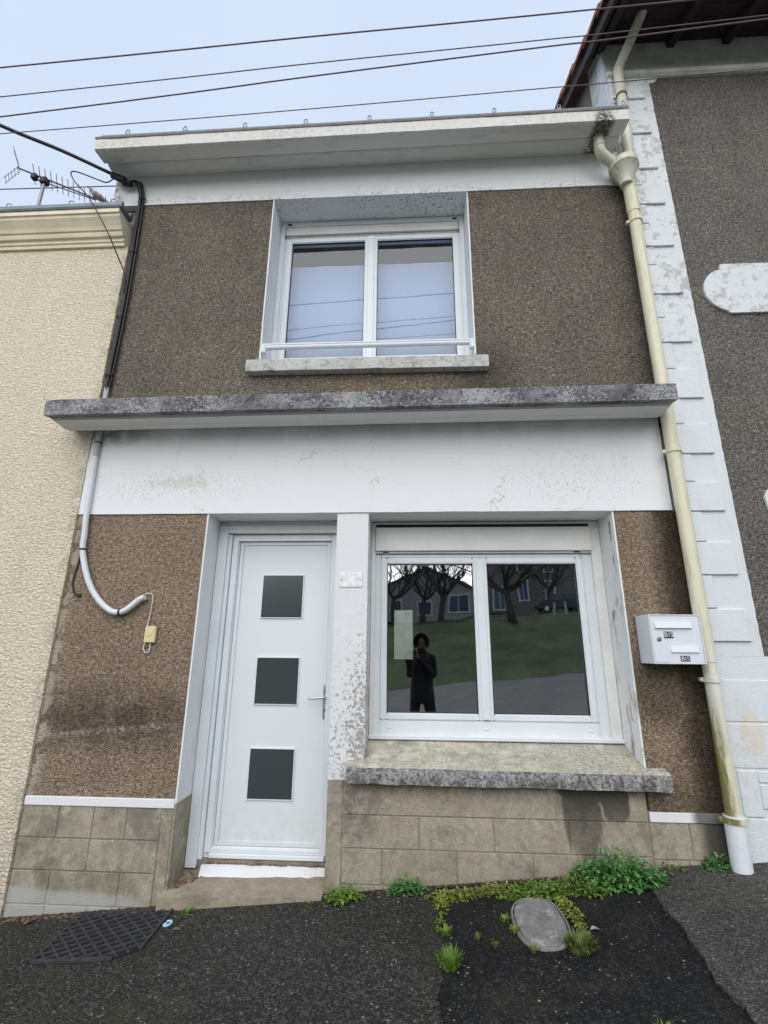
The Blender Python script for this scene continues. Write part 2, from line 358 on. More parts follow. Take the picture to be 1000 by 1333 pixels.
asphalt('asphalt_light', (.056, .055, .052), (.094, .092, .087), (.15, .147, .138), .006, .2)
asphalt('asphalt_road', (.15, .15, .148), (.22, .22, .215), (.30, .30, .29), .004)

plain('pvc_white', (.72, .765, .80), .32, var=.025, sc=4)
plain('pvc_frame_dirty', (.76, .76, .735), .45, var=.06, sc=9)
def door_white():
    t = NT('door_white'); n = t.noise(200, 2)
    X, Y, Z = t.sep()
    c = t.mix(t.mul(t.mr(Z, .55, .15), t.mr(t.noise(7, 6, .75), .35, .65), .35), (.72, .765, .795), (.45, .43, .38))
    c = t.mix(t.mul(t.mr(t.noise(30, 6, .8), .66, .70), .4), c, (.4, .38, .35))
    M['door_white'] = t.done(c, t.mr(t.noise(3, 4), .3, .7, .30, .5), t.bump(n, .12, .001))
door_white()
plain('shutter_box_white', (.72, .72, .69), .45, var=.05, sc=5)
plain('aluminium', (.55, .56, .57), .32, 1.0)
plain('zinc', (.20, .23, .26), .5, .6, sc=12)
plain('drip_metal', (.14, .12, .115), .6, .2, var=.3, sc=14)
plain('dark_gasket', (.015, .015, .017), .6)
plain('mail_white', (.74, .77, .81), .35, var=.02)
plain('navy_plate', (.012, .016, .035), .4)
plain('lock_metal', (.30, .27, .25), .35, .9)
plain('plate_white', (.80, .81, .82), .5)
def pipe_cream(name, base, algae):
    t = NT(name); X, Y, Z = t.sep(); n = t.noise(9, 5, .7); st = t.noise(20, 4, .7, t.scaled((1, 1, .15)))
    c = t.mix(t.mr(n, .35, .7, 0, .35), base, tuple(k * .84 for k in base))
    g = t.mul(t.mr(st, .50, .66), algae); c = t.mix(g, c, (.30, .27, .07))
    lo = t.mul(t.mr(Z, 1.6, 1.1), t.mr(X, 1.935, 1.90), t.mr(st, .3, .5), .9); c = t.mix(lo, c, (.16, .15, .03))
    wh = t.mul(t.mr(Z, 3.0, 2.2), t.mr(t.noise(4, 4, .6, t.scaled((1, 1, .3))), .45, .55), t.mr(Z, .9, 1.3), .7)
    c = t.mix(wh, c, (.74, .745, .72))
    M[name] = t.done(c, .4)
pipe_cream('pipe_cream', (.76, .715, .53), .3)
pipe_cream('pipe_pale', (.66, .645, .53), .5)
plain('pipe_white', (.76, .78, .82), .35, var=.03)
plain('conduit_white', (.72, .74, .77), .45, var=.06)
plain('conduit_grey', (.42, .43, .42), .5)
plain('cable_black', (.018, .016, .018), .55)
plain('wire_plum', (.17, .11, .13), .6)
plain('box_beige', (.72, .60, .33), .45, var=.04)
plain('rubber', (.042, .042, .050), .7, var=.3)
plain('mat_hole_shade', (.006, .006, .008), .9)  # near-black colour for the shade inside the mat's holes
plain('cyan_plastic', (.35, .68, .75), .4)
plain('dark_timber', (.035, .024, .024), .8, var=.4, sc=14)
plain('tile_terracotta', (.30, .13, .09), .8, var=.35, sc=9)
plain('gable_brown', (.19, .15, .125), .9, var=.2, sc=16, bump=.3)
plain('slate', (.07, .075, .085), .6, var=.3, sc=20)
plain('room_wall', (.10, .10, .10), .9)
plain('room_tile', (.20, .20, .20), .3, var=.2, sc=3)
plain('room_bright', (.80, .82, .72), .8, var=.08, sc=5)
plain('antenna_metal', (.30, .26, .28), .4, .7)
plain('dove_grey', (.30, .27, .26), .8, var=.25, sc=40)
plain('grey_house', (.40, .38, .36), .9, var=.1, sc=4)
plain('stone_house', (.20, .18, .165), .9, var=.35, sc=5)
plain('white_trim', (.70, .71, .72), .7)
plain('blue_pane', (.06, .09, .16), .2)
plain('car_dark', (.02, .021, .025), .25)
plain('bark', (.075, .063, .05), .9, var=.35, sc=25, bump=.4)
plain('post_pale', (.45, .43, .38), .8)
plain('coat_black', (.010, .010, .013), .85)
plain('trousers_dark', (.014, .014, .022), .85)
plain('skin_tone', (.20, .125, .095), .6)
plain('phone_black', (.01, .01, .01), .25)
plain('curtain_sky_tint', (.38, .45, .67), .85, var=.02)  # blue in the cloth stands in for sky reflected by the upper panes
plain('litter_brown', (.17, .10, .055), .85, var=.5, sc=60)
plain('gravel_pale', (.30, .28, .25), .85, var=.35, sc=40)
def lawn():
    t = NT('lawn_grass'); a = t.noise(.5, 8, .75); b = t.noise(14, 4)
    c = t.mix(t.mr(a, .35, .65), (.026, .050, .013), (.090, .135, .036)); c = t.mix(t.mr(b, .4, .7, 0, .5), c, (.06, .055, .026))
    M['lawn_grass'] = t.done(c, .9, t.bump(t.noise(40, 3), .8, .03))
lawn()
def leafmat(name, a, b):
    t = NT(name); c = t.mix(t.geo.outputs['Random Per Island'], a, b)
    t.b.inputs['Subsurface Weight'].default_value = 0.0
    M[name] = t.done(c, .55, spec=.4)
leafmat('leaf_bright', (.07, .155, .018), (.18, .28, .045))
leafmat('leaf_deep', (.045, .15, .035), (.14, .32, .09))
leafmat('leaf_yellow', (.12, .20, .025), (.30, .27, .06))
leafmat('leaf_olive', (.075, .12, .022), (.17, .19, .05))

def glass(name, r):
    t = NT(name); t.t.nodes.remove(t.b)
    gl = t.n('ShaderNodeBsdfGlossy'); gl.inputs['Roughness'].default_value = 0.015; gl.inputs['Color'].default_value = (.93, .96, 1, 1)
    n = t.bump(t.noise(2.2, 2), .05, .02); t.lk(n, gl.inputs['Normal'])
    tr = t.n('ShaderNodeBsdfTransparent'); tr.inputs['Color'].default_value = (.90, .94, .95, 1)
    fr = t.n('ShaderNodeFresnel'); fr.inputs['IOR'].default_value = 1.5
    f = t.math('ADD', t.math('MULTIPLY', fr.outputs[0], 1.0), r - .04, clamp=True)
    f = t.math('MULTIPLY', f, t.math('SUBTRACT', 1.0, t.geo.outputs['Backfacing']))
    mx = t.n('ShaderNodeMixShader'); t.lk(f, mx.inputs[0]); t.t.links.new(tr.outputs[0], mx.inputs[1]); t.t.links.new(gl.outputs[0], mx.inputs[2])
    t.t.links.new(mx.outputs[0], t.out.inputs[0]); M[name] = t.m
glass('window_glass', .42)
glass('upper_glass', .075)
def door_glass():
    t = NT('door_glass'); M['door_glass'] = t.done((.045, .058, .062), .16, t.bump(t.noise(220, 2), .15, .001), spec=.6)
door_glass()

# ------------------------------------------------------------------ mesh helpers
WL = {}
def tag(o, label=None, cat=None, group=None, kind=None):
    if label: o['label'] = label
    if cat: o['category'] = cat
    if group: o['group'] = group
    if kind: o['kind'] = kind
    return o
def link(o, parent=None, wl=(0, 0, 0)):
    COL.objects.link(o); wl = Vector(wl); WL[o] = wl
    if parent is not None:
        o.parent = parent; o.location = wl - WL[parent]
    else: o.location = wl
    return o
def thing(name, loc, label, cat, group=None):
    o = bpy.data.objects.new(name, None); o.empty_display_size = .1
    return tag(link(o, None, loc), label, cat, group)

class B:
    def __init__(s): s.bm = bmesh.new()
    def v(s, *p): return s.bm.verts.new(p)
    def box(s, x0, x1, y0, y1, z0, z1):
        vs = [s.v(x, y, z) for z in (z0, z1) for y in (y0, y1) for x in (x0, x1)]
        for f in ((0, 2, 3, 1), (4, 5, 7, 6), (0, 1, 5, 4), (2, 6, 7, 3), (0, 4, 6, 2), (1, 3, 7, 5)):
            s.bm.faces.new([vs[i] for i in f])
        return s
    def hexa(s, pts):
        """8 points in the order of box()"""
        vs = [s.v(*p) for p in pts]
        for f in ((0, 2, 3, 1), (4, 5, 7, 6), (0, 1, 5, 4), (2, 6, 7, 3), (0, 4, 6, 2), (1, 3, 7, 5)):
            s.bm.faces.new([vs[i] for i in f])
        return s
    def prism(s, prof, x0, x1, nx=1, dz=0.0):
        """closed (y,z) profile run along x; dz = rise per metre"""
        rings = []
        for i in range(nx + 1):
            x = x0 + (x1 - x0) * i / nx
            rings.append([s.v(x, y, z + dz * x) for y, z in prof])
        n = len(prof)
        for a, b in zip(rings, rings[1:]):
            for i in range(n): s.bm.faces.new((a[i], a[(i + 1) % n], b[(i + 1) % n], b[i]))
        s.bm.faces.new(rings[0][::-1]); s.bm.faces.new(rings[-1])
        return s
    def plate(s, pts, y0, y1):
        """closed (x,z) outline extruded in y"""
        a = [s.v(x, y0, z) for x, z in pts]; b = [s.v(x, y1, z) for x, z in pts]; n = len(pts)
        s.bm.faces.new(a); s.bm.faces.new(b[::-1])
        for i in range(n): s.bm.faces.new((a[i], b[i], b[(i + 1) % n], a[(i + 1) % n]))
        return s
    def tube(s, path, r, seg=10, caps=True, smoothpath=0):
        P = [Vector(p) for p in path]
        rs = list(r) if isinstance(r, (list, tuple)) else [r] * len(P)
        if smoothpath:
            Q = []; R2 = []
            for i in range(len(P) - 1):
                p0 = P[max(i - 1, 0)]; p1 = P[i]; p2 = P[i + 1]; p3 = P[min(i + 2, len(P) - 1)]
                for k in range(smoothpath):
                    t = k / smoothpath
                    Q.append(.5 * ((2 * p1) + (-p0 + p2) * t + (2 * p0 - 5 * p1 + 4 * p2 - p3) * t * t + (-p0 + 3 * p1 - 3 * p2 + p3) * t ** 3))
                    R2.append(rs[i] + (rs[i + 1] - rs[i]) * t)
            Q.append(P[-1]); R2.append(rs[-1]); P, rs = Q, R2
        prev = None; rings = []
        for i, p in enumerate(P):
            d = (P[min(i + 1, len(P) - 1)] - P[max(i - 1, 0)]).normalized()
            if prev is None:
                a = Vector((0, 0, 1)) if abs(d.z) < .9 else Vector((1, 0, 0)); u = d.cross(a).normalized()
            else: u = (prev - d * prev.dot(d)).normalized()
            prev = u; w = d.cross(u)
            rings.append([s.bm.verts.new(p + rs[i] * (math.cos(2 * math.pi * k / seg) * u + math.sin(2 * math.pi * k / seg) * w)) for k in range(seg)])
        for a, b in zip(rings, rings[1:]):
            for k in range(seg): s.bm.faces.new((a[k], a[(k + 1) % seg], b[(k + 1) % seg], b[k]))
        if caps:
            s.bm.faces.new(rings[0][::-1]); s.bm.faces.new(rings[-1])
        return s
    def ring(s, c, r0, r1, h, seg=20):
        """collar round a vertical pipe"""
        cx, cy, cz = c; L = []
        for rr, zz in ((r0, cz - h / 2), (r1, cz - h / 2), (r1, cz + h / 2), (r0, cz + h / 2)):
            L.append([s.v(cx + rr * math.cos(2 * math.pi * k / seg), cy + rr * math.sin(2 * math.pi * k / seg), zz) for k in range(seg)])
        for j in range(4):
            a, b = L[j], L[(j + 1) % 4]
            for k in range(seg): s.bm.faces.new((a[k], a[(k + 1) % seg], b[(k + 1) % seg], b[k]))
        return s
    def lathe(s, c, prof, seg=20, axis='Z'):
        """prof: (radius, height) list, closed with end caps"""
        c = Vector(c); rings = []
        for r, h in prof:
            rg = []
            for k in range(seg):
                a = 2 * math.pi * k / seg; q = Vector((r * math.cos(a), r * math.sin(a), h))
                if axis == 'Y': q = Vector((q.x, -q.z, q.y))
                rg.append(s.bm.verts.new(c + q))
            rings.append(rg)
        for a, b in zip(rings, rings[1:]):
            for k in range(seg): s.bm.faces.new((a[k], a[(k + 1) % seg], b[(k + 1) % seg], b[k]))
        s.bm.faces.new(rings[0][::-1]); s.bm.faces.new(rings[-1])
        return s
    def mesh(s, name, mat, bevel=0.0, seg=1, smooth=False):
        bmesh.ops.recalc_face_normals(s.bm, faces=s.bm.faces)
        if bevel:
            es = [e for e in s.bm.edges if len(e.link_faces) == 2 and e.calc_face_angle(0) > .6]
            bmesh.ops.bevel(s.bm, geom=es, offset=bevel, segments=seg, affect='EDGES', clamp_overlap=True)
        me = bpy.data.meshes.new(name); s.bm.to_mesh(me); s.bm.free()
        if smooth:
            me.polygons.foreach_set('use_smooth', [True] * len(me.polygons))
            if smooth == 'auto':
                try: me.set_sharp_from_angle(angle=rad(40))
                except Exception: pass
        me.materials.append(M[mat] if isinstance(mat, str) else mat); return me
    def build(s, name, mat, parent=None, bevel=0.0, seg=1, smooth=False, wl=(0, 0, 0)):
        return link(bpy.data.objects.new(name, s.mesh(name, mat, bevel, seg, smooth)), parent, wl)
    def top(s, name, mat, label, cat, group=None, **k):
        return tag(s.build(name, mat, None, **k), label, cat, group)

def rough_edges(o, amp, cell=.05, axes=(0, 2), seed=0):
    """small real unevenness of a plastered or cast edge"""
    from mathutils import noise
    for v in o.data.vertices:
        p = v.co / cell + Vector((seed, 0, 0)); n = noise.noise_vector(p)
        for a in axes: v.co[a] += n[a] * amp
def cut(b, dx=None, dy=None, dz=None):
    """slice the bmesh with planes so that rough_edges has vertices to move"""
    for ax, st in ((0, dx), (1, dy), (2, dz)):
        if not st: continue
        lo = min(v.co[ax] for v in b.bm.verts); hi = max(v.co[ax] for v in b.bm.verts)
        k = lo + st
        while k < hi - st * .3:
            no = [0, 0, 0]; no[ax] = 1; co = [0, 0, 0]; co[ax] = k
            bmesh.ops.bisect_plane(b.bm, geom=b.bm.verts[:] + b.bm.edges[:] + b.bm.faces[:], plane_co=co, plane_no=no)
            k += st
    return b

# ------------------------------------------------------------------ ground
def G(x, y):
    ax = abs(x); gx = .0927 * ax if ax < 5 else .4635 + .6 * math.tanh((ax - 5) / 6.5)
    z = .101 + math.copysign(gx, x) + .03 * max(y, -2.4)
    if y < -2.4: z += .004 * (max(y, -20) + 2.4)
    if y < -20:
        z += .30 * min(12.0, -20 - y)
        if y < -32: z += .07 * min(14.0, -32 - y)
        if y < -46: z += .02 * (-46 - y)
    return z
def sheet(name, mat, xs, ys, off, kind='structure'):
    b = B(); g = [[b.v(x, y, G(x, y) + off) for x in xs] for y in ys]
    for j in range(len(ys) - 1):
        for i in range(len(xs) - 1): b.bm.faces.new((g[j][i], g[j][i + 1], g[j + 1][i + 1], g[j + 1][i]))
    return tag(b.build(name, mat, smooth=True), kind=kind)
def lin(a, b, n): return [a + (b - a) * i / n for i in range(n + 1)]
XS = [-300, -150, -80, -50] + lin(-40, 40, 40) + [50, 80, 150, 300]
sheet('ground', 'lawn_grass', XS, [-400, -250, -150, -90, -70, -60, -54, -50, -46] + lin(-44, -20, 24) + [-16, -12, -8, -5, -2.41, -2.4, 0, 6, 20, 60, 200], -.16)
sheet('road', 'asphalt_road', lin(-60, 60, 48), [-20, -16, -12, -9, -6, -4, -2.55], -.10)
sheet('path', 'asphalt_light', lin(-40, 40, 40), [-35.5, -34, -32.6, -32], -.12)
b = B()
for i in range(60):
    x0 = -30 + i; x1 = x0 + .985
    b.hexa([(x0, -2.54, G(x0, -2.4) - .2), (x1, -2.54, G(x1, -2.4) - .2), (x0, -2.402, G(x0, -2.4) - .2), (x1, -2.402, G(x1, -2.4) - .2),
            (x0, -2.54, G(x0, -2.4) + .002), (x1, -2.54, G(x1, -2.4) + .002), (x0, -2.402, G(x0, -2.4) + .002), (x1, -2.402, G(x1, -2.4) + .002)])
tag(b.build('kerb', 'joint_mortar', bevel=.01), kind='structure')
sheet('pavement_patch', 'asphalt_patch', lin(-.6, 2.2, 28), lin(-2.4, .3, 27), 0)
def slab_sheet(name, mat, outline, h):
    """asphalt surface with a real broken edge: outline (x,y) counter-clockwise"""
    b = B(); pts = []
    rnd = random.Random(3)
    for (x0, y0), (x1, y1) in zip(outline, outline[1:] + outline[:1]):
        n = max(1, int(math.hypot(x1 - x0, y1 - y0) / .03))
        if math.hypot(x1 - x0, y1 - y0) > 6: n = 30
        for k in range(n):
            t = k / n; qx = x0 + (x1 - x0) * t; qy = y0 + (y1 - y0) * t; wv = .012 * math.sin(qy * 9.3 + 1) + .008 * math.sin(qy * 23 + 2) if n > 3 else 0
            pts.append((qx + wv + rnd.uniform(-.007, .007), qy + rnd.uniform(-.005, .005)))
    topv = [b.v(x, y, G(x, y) + h) for x, y in pts]; low = [b.v(x, y, G(x, y) - .05) for x, y in pts]
    f = b.bm.faces.new(topv); n = len(pts)
    for i in range(n): b.bm.faces.new((low[i], low[(i + 1) % n], topv[(i + 1) % n], topv[i]))
    bmesh.ops.triangulate(b.bm, faces=[f])
    return tag(b.build(name, mat), kind='structure')
slab_sheet('pavement', 'asphalt_pavement', [(-5, -2.4), (.16, -2.4), (.135, -1.5), (.115, -1.08), (.13, -.55), (.14, -.3), (.12, .25), (-5, .25)], .007)
slab_sheet('pavement_beside', 'asphalt_light', [(1.06, -2.4), (5, -2.4), (5, .25), (1.36, .25), (1.35, -.2), (1.30, -.55), (1.25, -1.18)], .014)
sheet('pavement_uphill', 'asphalt_light', lin(5, 30, 25), [-2.4, .25], .010)
sheet('pavement_downhill', 'asphalt_pavement', lin(-30, -5, 25), [-2.4, .25], .007)

# ------------------------------------------------------------------ the terraced house
XL, XR = -2.590, 1.919
DL, DR = -1.548, -.554
WLx, WRx = -.316, 1.474
UL, UR = -1.257, .536
ZL, ZT = 2.506, 5.576
H = thing('terraced_house', (0, 0, 0), 'narrow two-storey house with brown pebbledash walls, white bands and grey block plinth', 'house')

def wall(name, mat, *boxes, parent=H, bevel=0.0, **k):
    b = B()
    for q in boxes: b.box(*q)
    return b.build(name, mat, parent, bevel, **k)
def strip_wall(name, mat, x0, x1, y0, y1, z0, z1, step=.06, amp=.004, seed=0, parent=H):
    """wall panel whose roughcast edges are a little ragged"""
    b = B().box(x0, x1, y0, y1, z0, z1); cut(b, step, None, step)
    o = b.build(name, mat, parent); rough_edges(o, amp, .03, (0, 2), seed); return o

# lower storey panels
strip_wall('wall', 'pebbledash_brown', XL, DL - .005, 0.0, .34, .555, ZL - .004, seed=1)
strip_wall('wall', 'pebbledash_brown', WRx + .006, XR + .03, 0.0, .34, .552, ZL - .004, seed=2)
# upper storey panels round the window
strip_wall('wall', 'pebbledash_grey', XL, UL - .006, 0.0, .34, 3.20, ZT - .003, seed=3)
strip_wall('wall', 'pebbledash_grey', UR + .006, XR + .02, 0.0, .34, 3.20, ZT - .003, seed=4)
strip_wall('wall', 'pebbledash_grey', UL - .006, UR + .006, 0.0, .34, 3.20, 3.82, seed=5)
wall('wall', 'gable_brown', (-2.84, XL - .002, .05, .34, 5.2, ZT))

# lintel band above door and window
b = B().box(XL - .005, 1.905, -.012, .34, ZL, 3.27); cut(b, .12, None, .12)
o = b.build('lintel_band', 'white_lintel', H); rough_edges(o, .003, .08, (0, 2), 6)
# frieze and cornice
b = B().box(-2.84, XR + .012, -.0115, .34, ZT, 5.968); cut(b, .12, None, .1)
o = b.build('frieze', 'white_frieze', H); rough_edges(o, .003, .08, (2,), 7)
prof = [(.34, 5.97), (-.0125, 5.945), (-.03, 5.936), (-.07, 5.928), (-.12, 5.926), (-.160, 5.932), (-.172, 5.944), (-.19, 5.944), (-.196, 5.905), (-.206, 5.890),
        (-.335, 5.872), (-.352, 5.880), (-.358, 5.992), (-.345, 6.000), (.34, 6.010)]
b = B().prism(prof, -2.84, 1.895, 60, .008)
o = b.build('cornice', 'white_cornice', H); rough_edges(o, .003, .09, (1, 2), 8)
prof = [(-.352, 6.004), (-.357, 6.018), (-.350, 6.045), (-.335, 6.052), (-.30, 6.02), (-.22, 6.012), (-.20, 6.06), (-.17, 6.07), (-.17, 6.004)]
gt = B().prism(prof, -2.80, 1.90, 20, .008).build('gutter', 'zinc', H)
B().prism([(-.364, 5.988), (-.366, 6.010), (-.3575, 6.012), (-.3575, 5.990)], -2.845, 1.90, 20, .008).build('drip_edge', 'drip_metal', gt)
for i, x in enumerate((-2.58, -2.04, -1.484, -.929, -.353, .202, .749, 1.31, 1.86)):
    z = 6.046 + .008 * x
    b = B().tube([(x, -.345, z - .01), (x, -.345, z + .035), (x + .006, -.342, z + .06), (x + .024, -.338, z + .063), (x + .028, -.335, z + .035), (x + .02, -.33, z - .01)], .0045, 6)
    b.box(x - .004, x + .026, -.349, -.344, z - .008, z + .014)
    b.build('gutter_hook', 'zinc', gt)

# projecting ledge between the storeys
prof = [(-.350, 3.205), (-.352, 3.330), (-.345, 3.337), (-.001, 3.362), (-.001, 3.262), (-.01, 3.240), (-.265, 3.236), (-.270, 3.210)]
b = B(); b.prism([(-.350, 3.208), (-.353, 3.330), (-.345, 3.337), (-.001, 3.372), (-.001, 3.252), (-.30, 3.214)], -2.76, 1.885, 80, .006)
cut(b, None, None, .03); o = b.build('ledge', 'ledge_concrete', H, bevel=.004); rough_edges(o, .005, .05, (1, 2), 9)
led = o
prof = [(-.285, 3.2165), (-.278, 3.196), (-.19, 3.192), (-.165, 3.186), (-.12, 3.192), (-.07, 3.207), (-.04, 3.228), (-.0125, 3.235), (-.0125, 3.255), (-.2, 3.232)]
o = B().prism(prof, -2.73, 1.865, 40, .006).build('ledge_moulding', 'white_ledge_soffit', led); rough_edges(o, .002, .1, (2,), 10)

# pier between door and window, with its concrete foot
b = B().box(DR, WLx, 0, .34, .69, ZL); cut(b, .06, None, .06); o = b.build('pier', 'white_pier', H); rough_edges(o, .003, .05, (0,), 11)
# white reveals
wall('door_reveal', 'white_reveal', (DL - .012, DL, -.004, .36, .53, ZL - .0005))
wall('door_reveal', 'block_concrete', (DL - .012, DL, -.004, .36, -.25, .529))
wall('window_reveal', 'white_reveal', (WRx, WRx + .012, -.004, .36, .80, ZL - .0005))
b = B().box(UL - .012, UL, -.006, .36, 3.86, ZT - .0005); cut(b, None, None, .05); o = b.build('window_reveal', 'white_reveal', H); rough_edges(o, .003, .05, (0,), 12)
b = B().box(UR, UR + .012, -.006, .36, 3.86, ZT - .0005); cut(b, None, None, .05); o = b.build('window_reveal', 'white_reveal', H); rough_edges(o, .003, .05, (0,), 13)

# plinths with their scored blocks
def plinth(x0, x1, z1):
    return B().box(x0, x1, .0005, .33, -.45, z1).build('plinth', 'joint_mortar', H)
bk_cache = {}
def block(par, x0, x1, z0, z1, proud=.003, g=.004):
    key = (round(x1 - x0, 3), round(z1 - z0, 3))
    if key not in bk_cache:
        w, h = key; q = B().box(-w / 2 + g, w / 2 - g, -.0045, .012, -h / 2 + g, h / 2 - g)
        bk_cache[key] = q.mesh('block', 'block_concrete', .0025)
    return link(bpy.data.objects.new('block', bk_cache[key]), par, ((x0 + x1) / 2, .004 - proud + random.uniform(-.0008, .0008), (z0 + z1) / 2))
pl = plinth(XL, DL - .012, .50)
B().box(XL + .006, DL - .012, -.012, .33, .5003, .555).build('coping', 'white_coping', pl, .004)
for zz0, zz1, js in ((.313, .50, (XL, -2.333, -2.097, -1.872, -1.640)), (.131, .313, (XL, -2.097, -1.640)), (-.055, .131, (XL, -2.326, -1.98, -1.866, -1.640)), (-.30, -.055, (XL, -2.326, -2.05, -1.640))):
    js = [j for j in js if j not in (-1.98,)]
    for a, c in zip(js, js[1:]): block(pl, a, c, zz0, zz1)
block(pl, -1.640, DL - .0125, -.30, .50)
pm = plinth(DR, 1.462, .692)
block(pm, DR, -.452, -.2, .690); block(pm, -.452, 1.462, .492, .690)
for zz0, zz1, js in ((.306, .492, (-.452, .038, .506, .971, 1.462)), (.112, .306, (-.452, -.197, .271, .738, 1.195, 1.462)), (-.08, .112, (-.452, .06, .53, 1.0, 1.462))):
    for a, c in zip(js, js[1:]): block(pm, a, c, zz0, zz1)
pr = plinth(1.4625, XR + .03, .496)
B().box(1.468, XR + .02, -.012, .33, .4963, .552).build('coping', 'white_coping', pr, .004)
for zz0, zz1, js in ((.295, .496, (1.462, 1.70, XR + .02)), (.0, .295, (1.462, 1.672, XR + .02))):
    for a, c in zip(js, js[1:]): block(pr, a, c, zz0, zz1)
wall('wall', 'pebbledash_brown', (1.475, WRx + .14, .004, .33, .553, .80))

# doorstep
b = B().hexa([(-1.575, -.075, -.30), (-.556, -.085, -.2), (-1.545, .34, -.2), (-.556, .34, -.2),
              (-1.575, -.068, .034), (-.556, -.078, .068), (-1.536, .34, .085), (-.556, .34, .085)])
cut(b, .1, .1, .1); o = b.build('doorstep', 'step_concrete', H, bevel=.006); rough_edges(o, .006, .09, (1, 2), 14)
b = B().hexa([(-1.415, .150, .045), (-.559, .150, .045), (-1.44, .246, .05), (-.559, .246, .05), (-1.415, .152, .070), (-.559, .152, .072), (-1.44, .246, .104), (-.559, .246, .106)])
cut(b, .05, None, None); o = b.build('threshold_strip', 'white_coping', H, bevel=.004); rough_edges(o, .007, .04, (1, 2), 18)
wall('threshold_base', 'joint_mortar', (-1.466, -.558, .250, .36, .05, .1295))

# front door
DY = .25
dr = B().box(-1.3822, -.6388, DY + .045, DY + .095, .2008, 2.3492).build('door', 'door_white', H, .003)
def frame4(b, x0, x1, z0, z1, w, y0, y1, wb=None, wt=None, wr=None):
    wb = wb or w; wt = wt or w; wr = wr or w
    b.box(x0, x0 + w, y0, y1, z0, z1); b.box(x1 - wr, x1, y0, y1, z0, z1)
    b.box(x0 + w, x1 - wr, y0, y1, z0, z0 + wb); b.box(x0 + w, x1 - wr, y0, y1, z1 - wt, z1)
    return b
frame4(B(), -1.468, -.556, .130, 2.405, .085, DY + .02, DY + .10, .07, .055, .082).build('door_frame', 'pvc_white', dr, .004)
frame4(B(), -1.435, -.585, .165, 2.378, .045, DY + .004, DY + .0195, .03, .03, .045).build('frame_bead', 'pvc_white', dr, .003)
frame4(B(), -1.3815, -.6395, .2015, 2.3485, .030, DY + .034, DY + .0445, .03, .030).build('leaf_bead', 'door_white', dr, .003)
B().box(-1.545, -1.470, DY - .03, .36, .085, 2.470).build('side_board', 'pvc_white', dr, .003)
B().box(-1.470, -1.440, DY - .01, DY + .019, .128, 2.40).build('side_board', 'pvc_white', dr, .003)
B().box(-1.469, -.556, DY - .03, .36, 2.408, 2.470).build('head_board', 'pvc_frame_dirty', dr, .003)
B().box(-1.545, -.556, DY - .005, .36, 2.471, 2.5055).build('head_board', 'pvc_frame_dirty', dr)
B().box(-1.40, -.60, DY - .004, DY + .02, .134, .165).build('weather_bar', 'pvc_white', dr, .006)
for z0, z1 in ((1.753, 2.067), (1.124, 1.440), (.497, .808)):
    B().box(-1.172, -.852, DY + .037, DY + .0452, z0 - .006, z1 + .006).build('door_pane', 'door_glass', dr)
    frame4(B(), -1.178, -.846, z0 - .012, z1 + .012, .006, DY + .033, DY + .046).build('pane_trim', 'door_white', dr)
hb = B().box(-.655, -.625, DY + .026, DY + .034, 1.02, 1.258).build('handle_plate', 'aluminium', dr, .006, 2)
B().tube([(-.640, DY + .03, 1.172), (-.640, DY - .018, 1.172), (-.652, DY - .026, 1.171), (-.70, DY - .026, 1.167), (-.752, DY - .024, 1.163)], .0085, 10, smoothpath=4).build('door_handle', 'aluminium', dr, smooth=True)
B().lathe((-.640, DY + .028, 1.085), [(.011, 0), (.011, .008), (.007, .010)], 14, 'Y').build('lock_cylinder', 'lock_metal', dr)

# sign plate on the pier, with two screws
sp_ = B().box(-.522, -.354, -.007, -.0015, 1.945, 2.050).build('sign_plate', 'plate_white', H, .002)
for x in (-.507, -.369): B().lathe((x, -.007, 1.998), [(.006, 0), (.006, .002), (.004, .003)], 10, 'Y').build('screw', 'lock_metal', sp_)

# ---- windows
def sash(par, x0, x1, z0, z1, y, w, gm='window_glass', bead=True):
    o = frame4(B(), x0, x1, z0, z1, w, y, y + .06).build('sash', 'pvc_white', par, .007, 2)
    B().box(x0 + w - .004, x1 - w + .004, y + .028, y + .034, z0 + w - .004, z1 - w + .004).build('pane', gm, par)
    frame4(B(), x0 + w - .001, x1 - w + .001, z0 + w - .001, z1 - w + .001, .006, y + .012, y + .0275).build('gasket', 'dark_gasket', par)
    return o
# ground-floor window
wy = .295
low = frame4(B(), -.312, 1.470, .905, 2.245, .075, wy, wy + .09, .118, .03, .145).build('window', 'pvc_white', H, .006, 2)
tag(low, 'large white ground floor window with two panes')
frame4(B(), -.314, 1.472, .902, 2.50, .035, wy - .028, wy - .001, .03, .018, .075).build('outer_frame', 'pvc_frame_dirty', low, .004)
B().box(-.316, 1.474, wy - .05, wy - .029, .897, .925).build('sill_nose', 'pvc_white', low, .005)
B().box(-.278, 1.396, wy - .055, wy + .08, 2.262, 2.452).build('shutter_box', 'shutter_box_white', low, .004)
B().box(-.277, 1.395, wy - .02, wy + .06, 2.4535, 2.481).build('shadow_gap', 'dark_gasket', low)
B().box(-.278, 1.396, wy - .03, wy + .05, 2.248, 2.2605).build('guide_bar', 'pvc_frame_dirty', low, .003)
B().box(-.236, 1.324, wy + .02, wy + .05, 2.218, 2.2445).build('shutter_slat', 'conduit_grey', low)
for x in (-.20, 1.285): B().box(x - .022, x + .022, wy - .034, wy - .030, 2.250, 2.258).build('shutter_stop', 'dark_gasket', low)
sash(low, -.236, .530, 1.022, 2.215, wy - .006, .048); sash(low, .542, 1.323, 1.022, 2.215, wy - .006, .048)
B().box(.505, .567, wy - .014, wy - .0065, 1.03, 2.21).build('meeting_stile', 'pvc_white', low, .004)
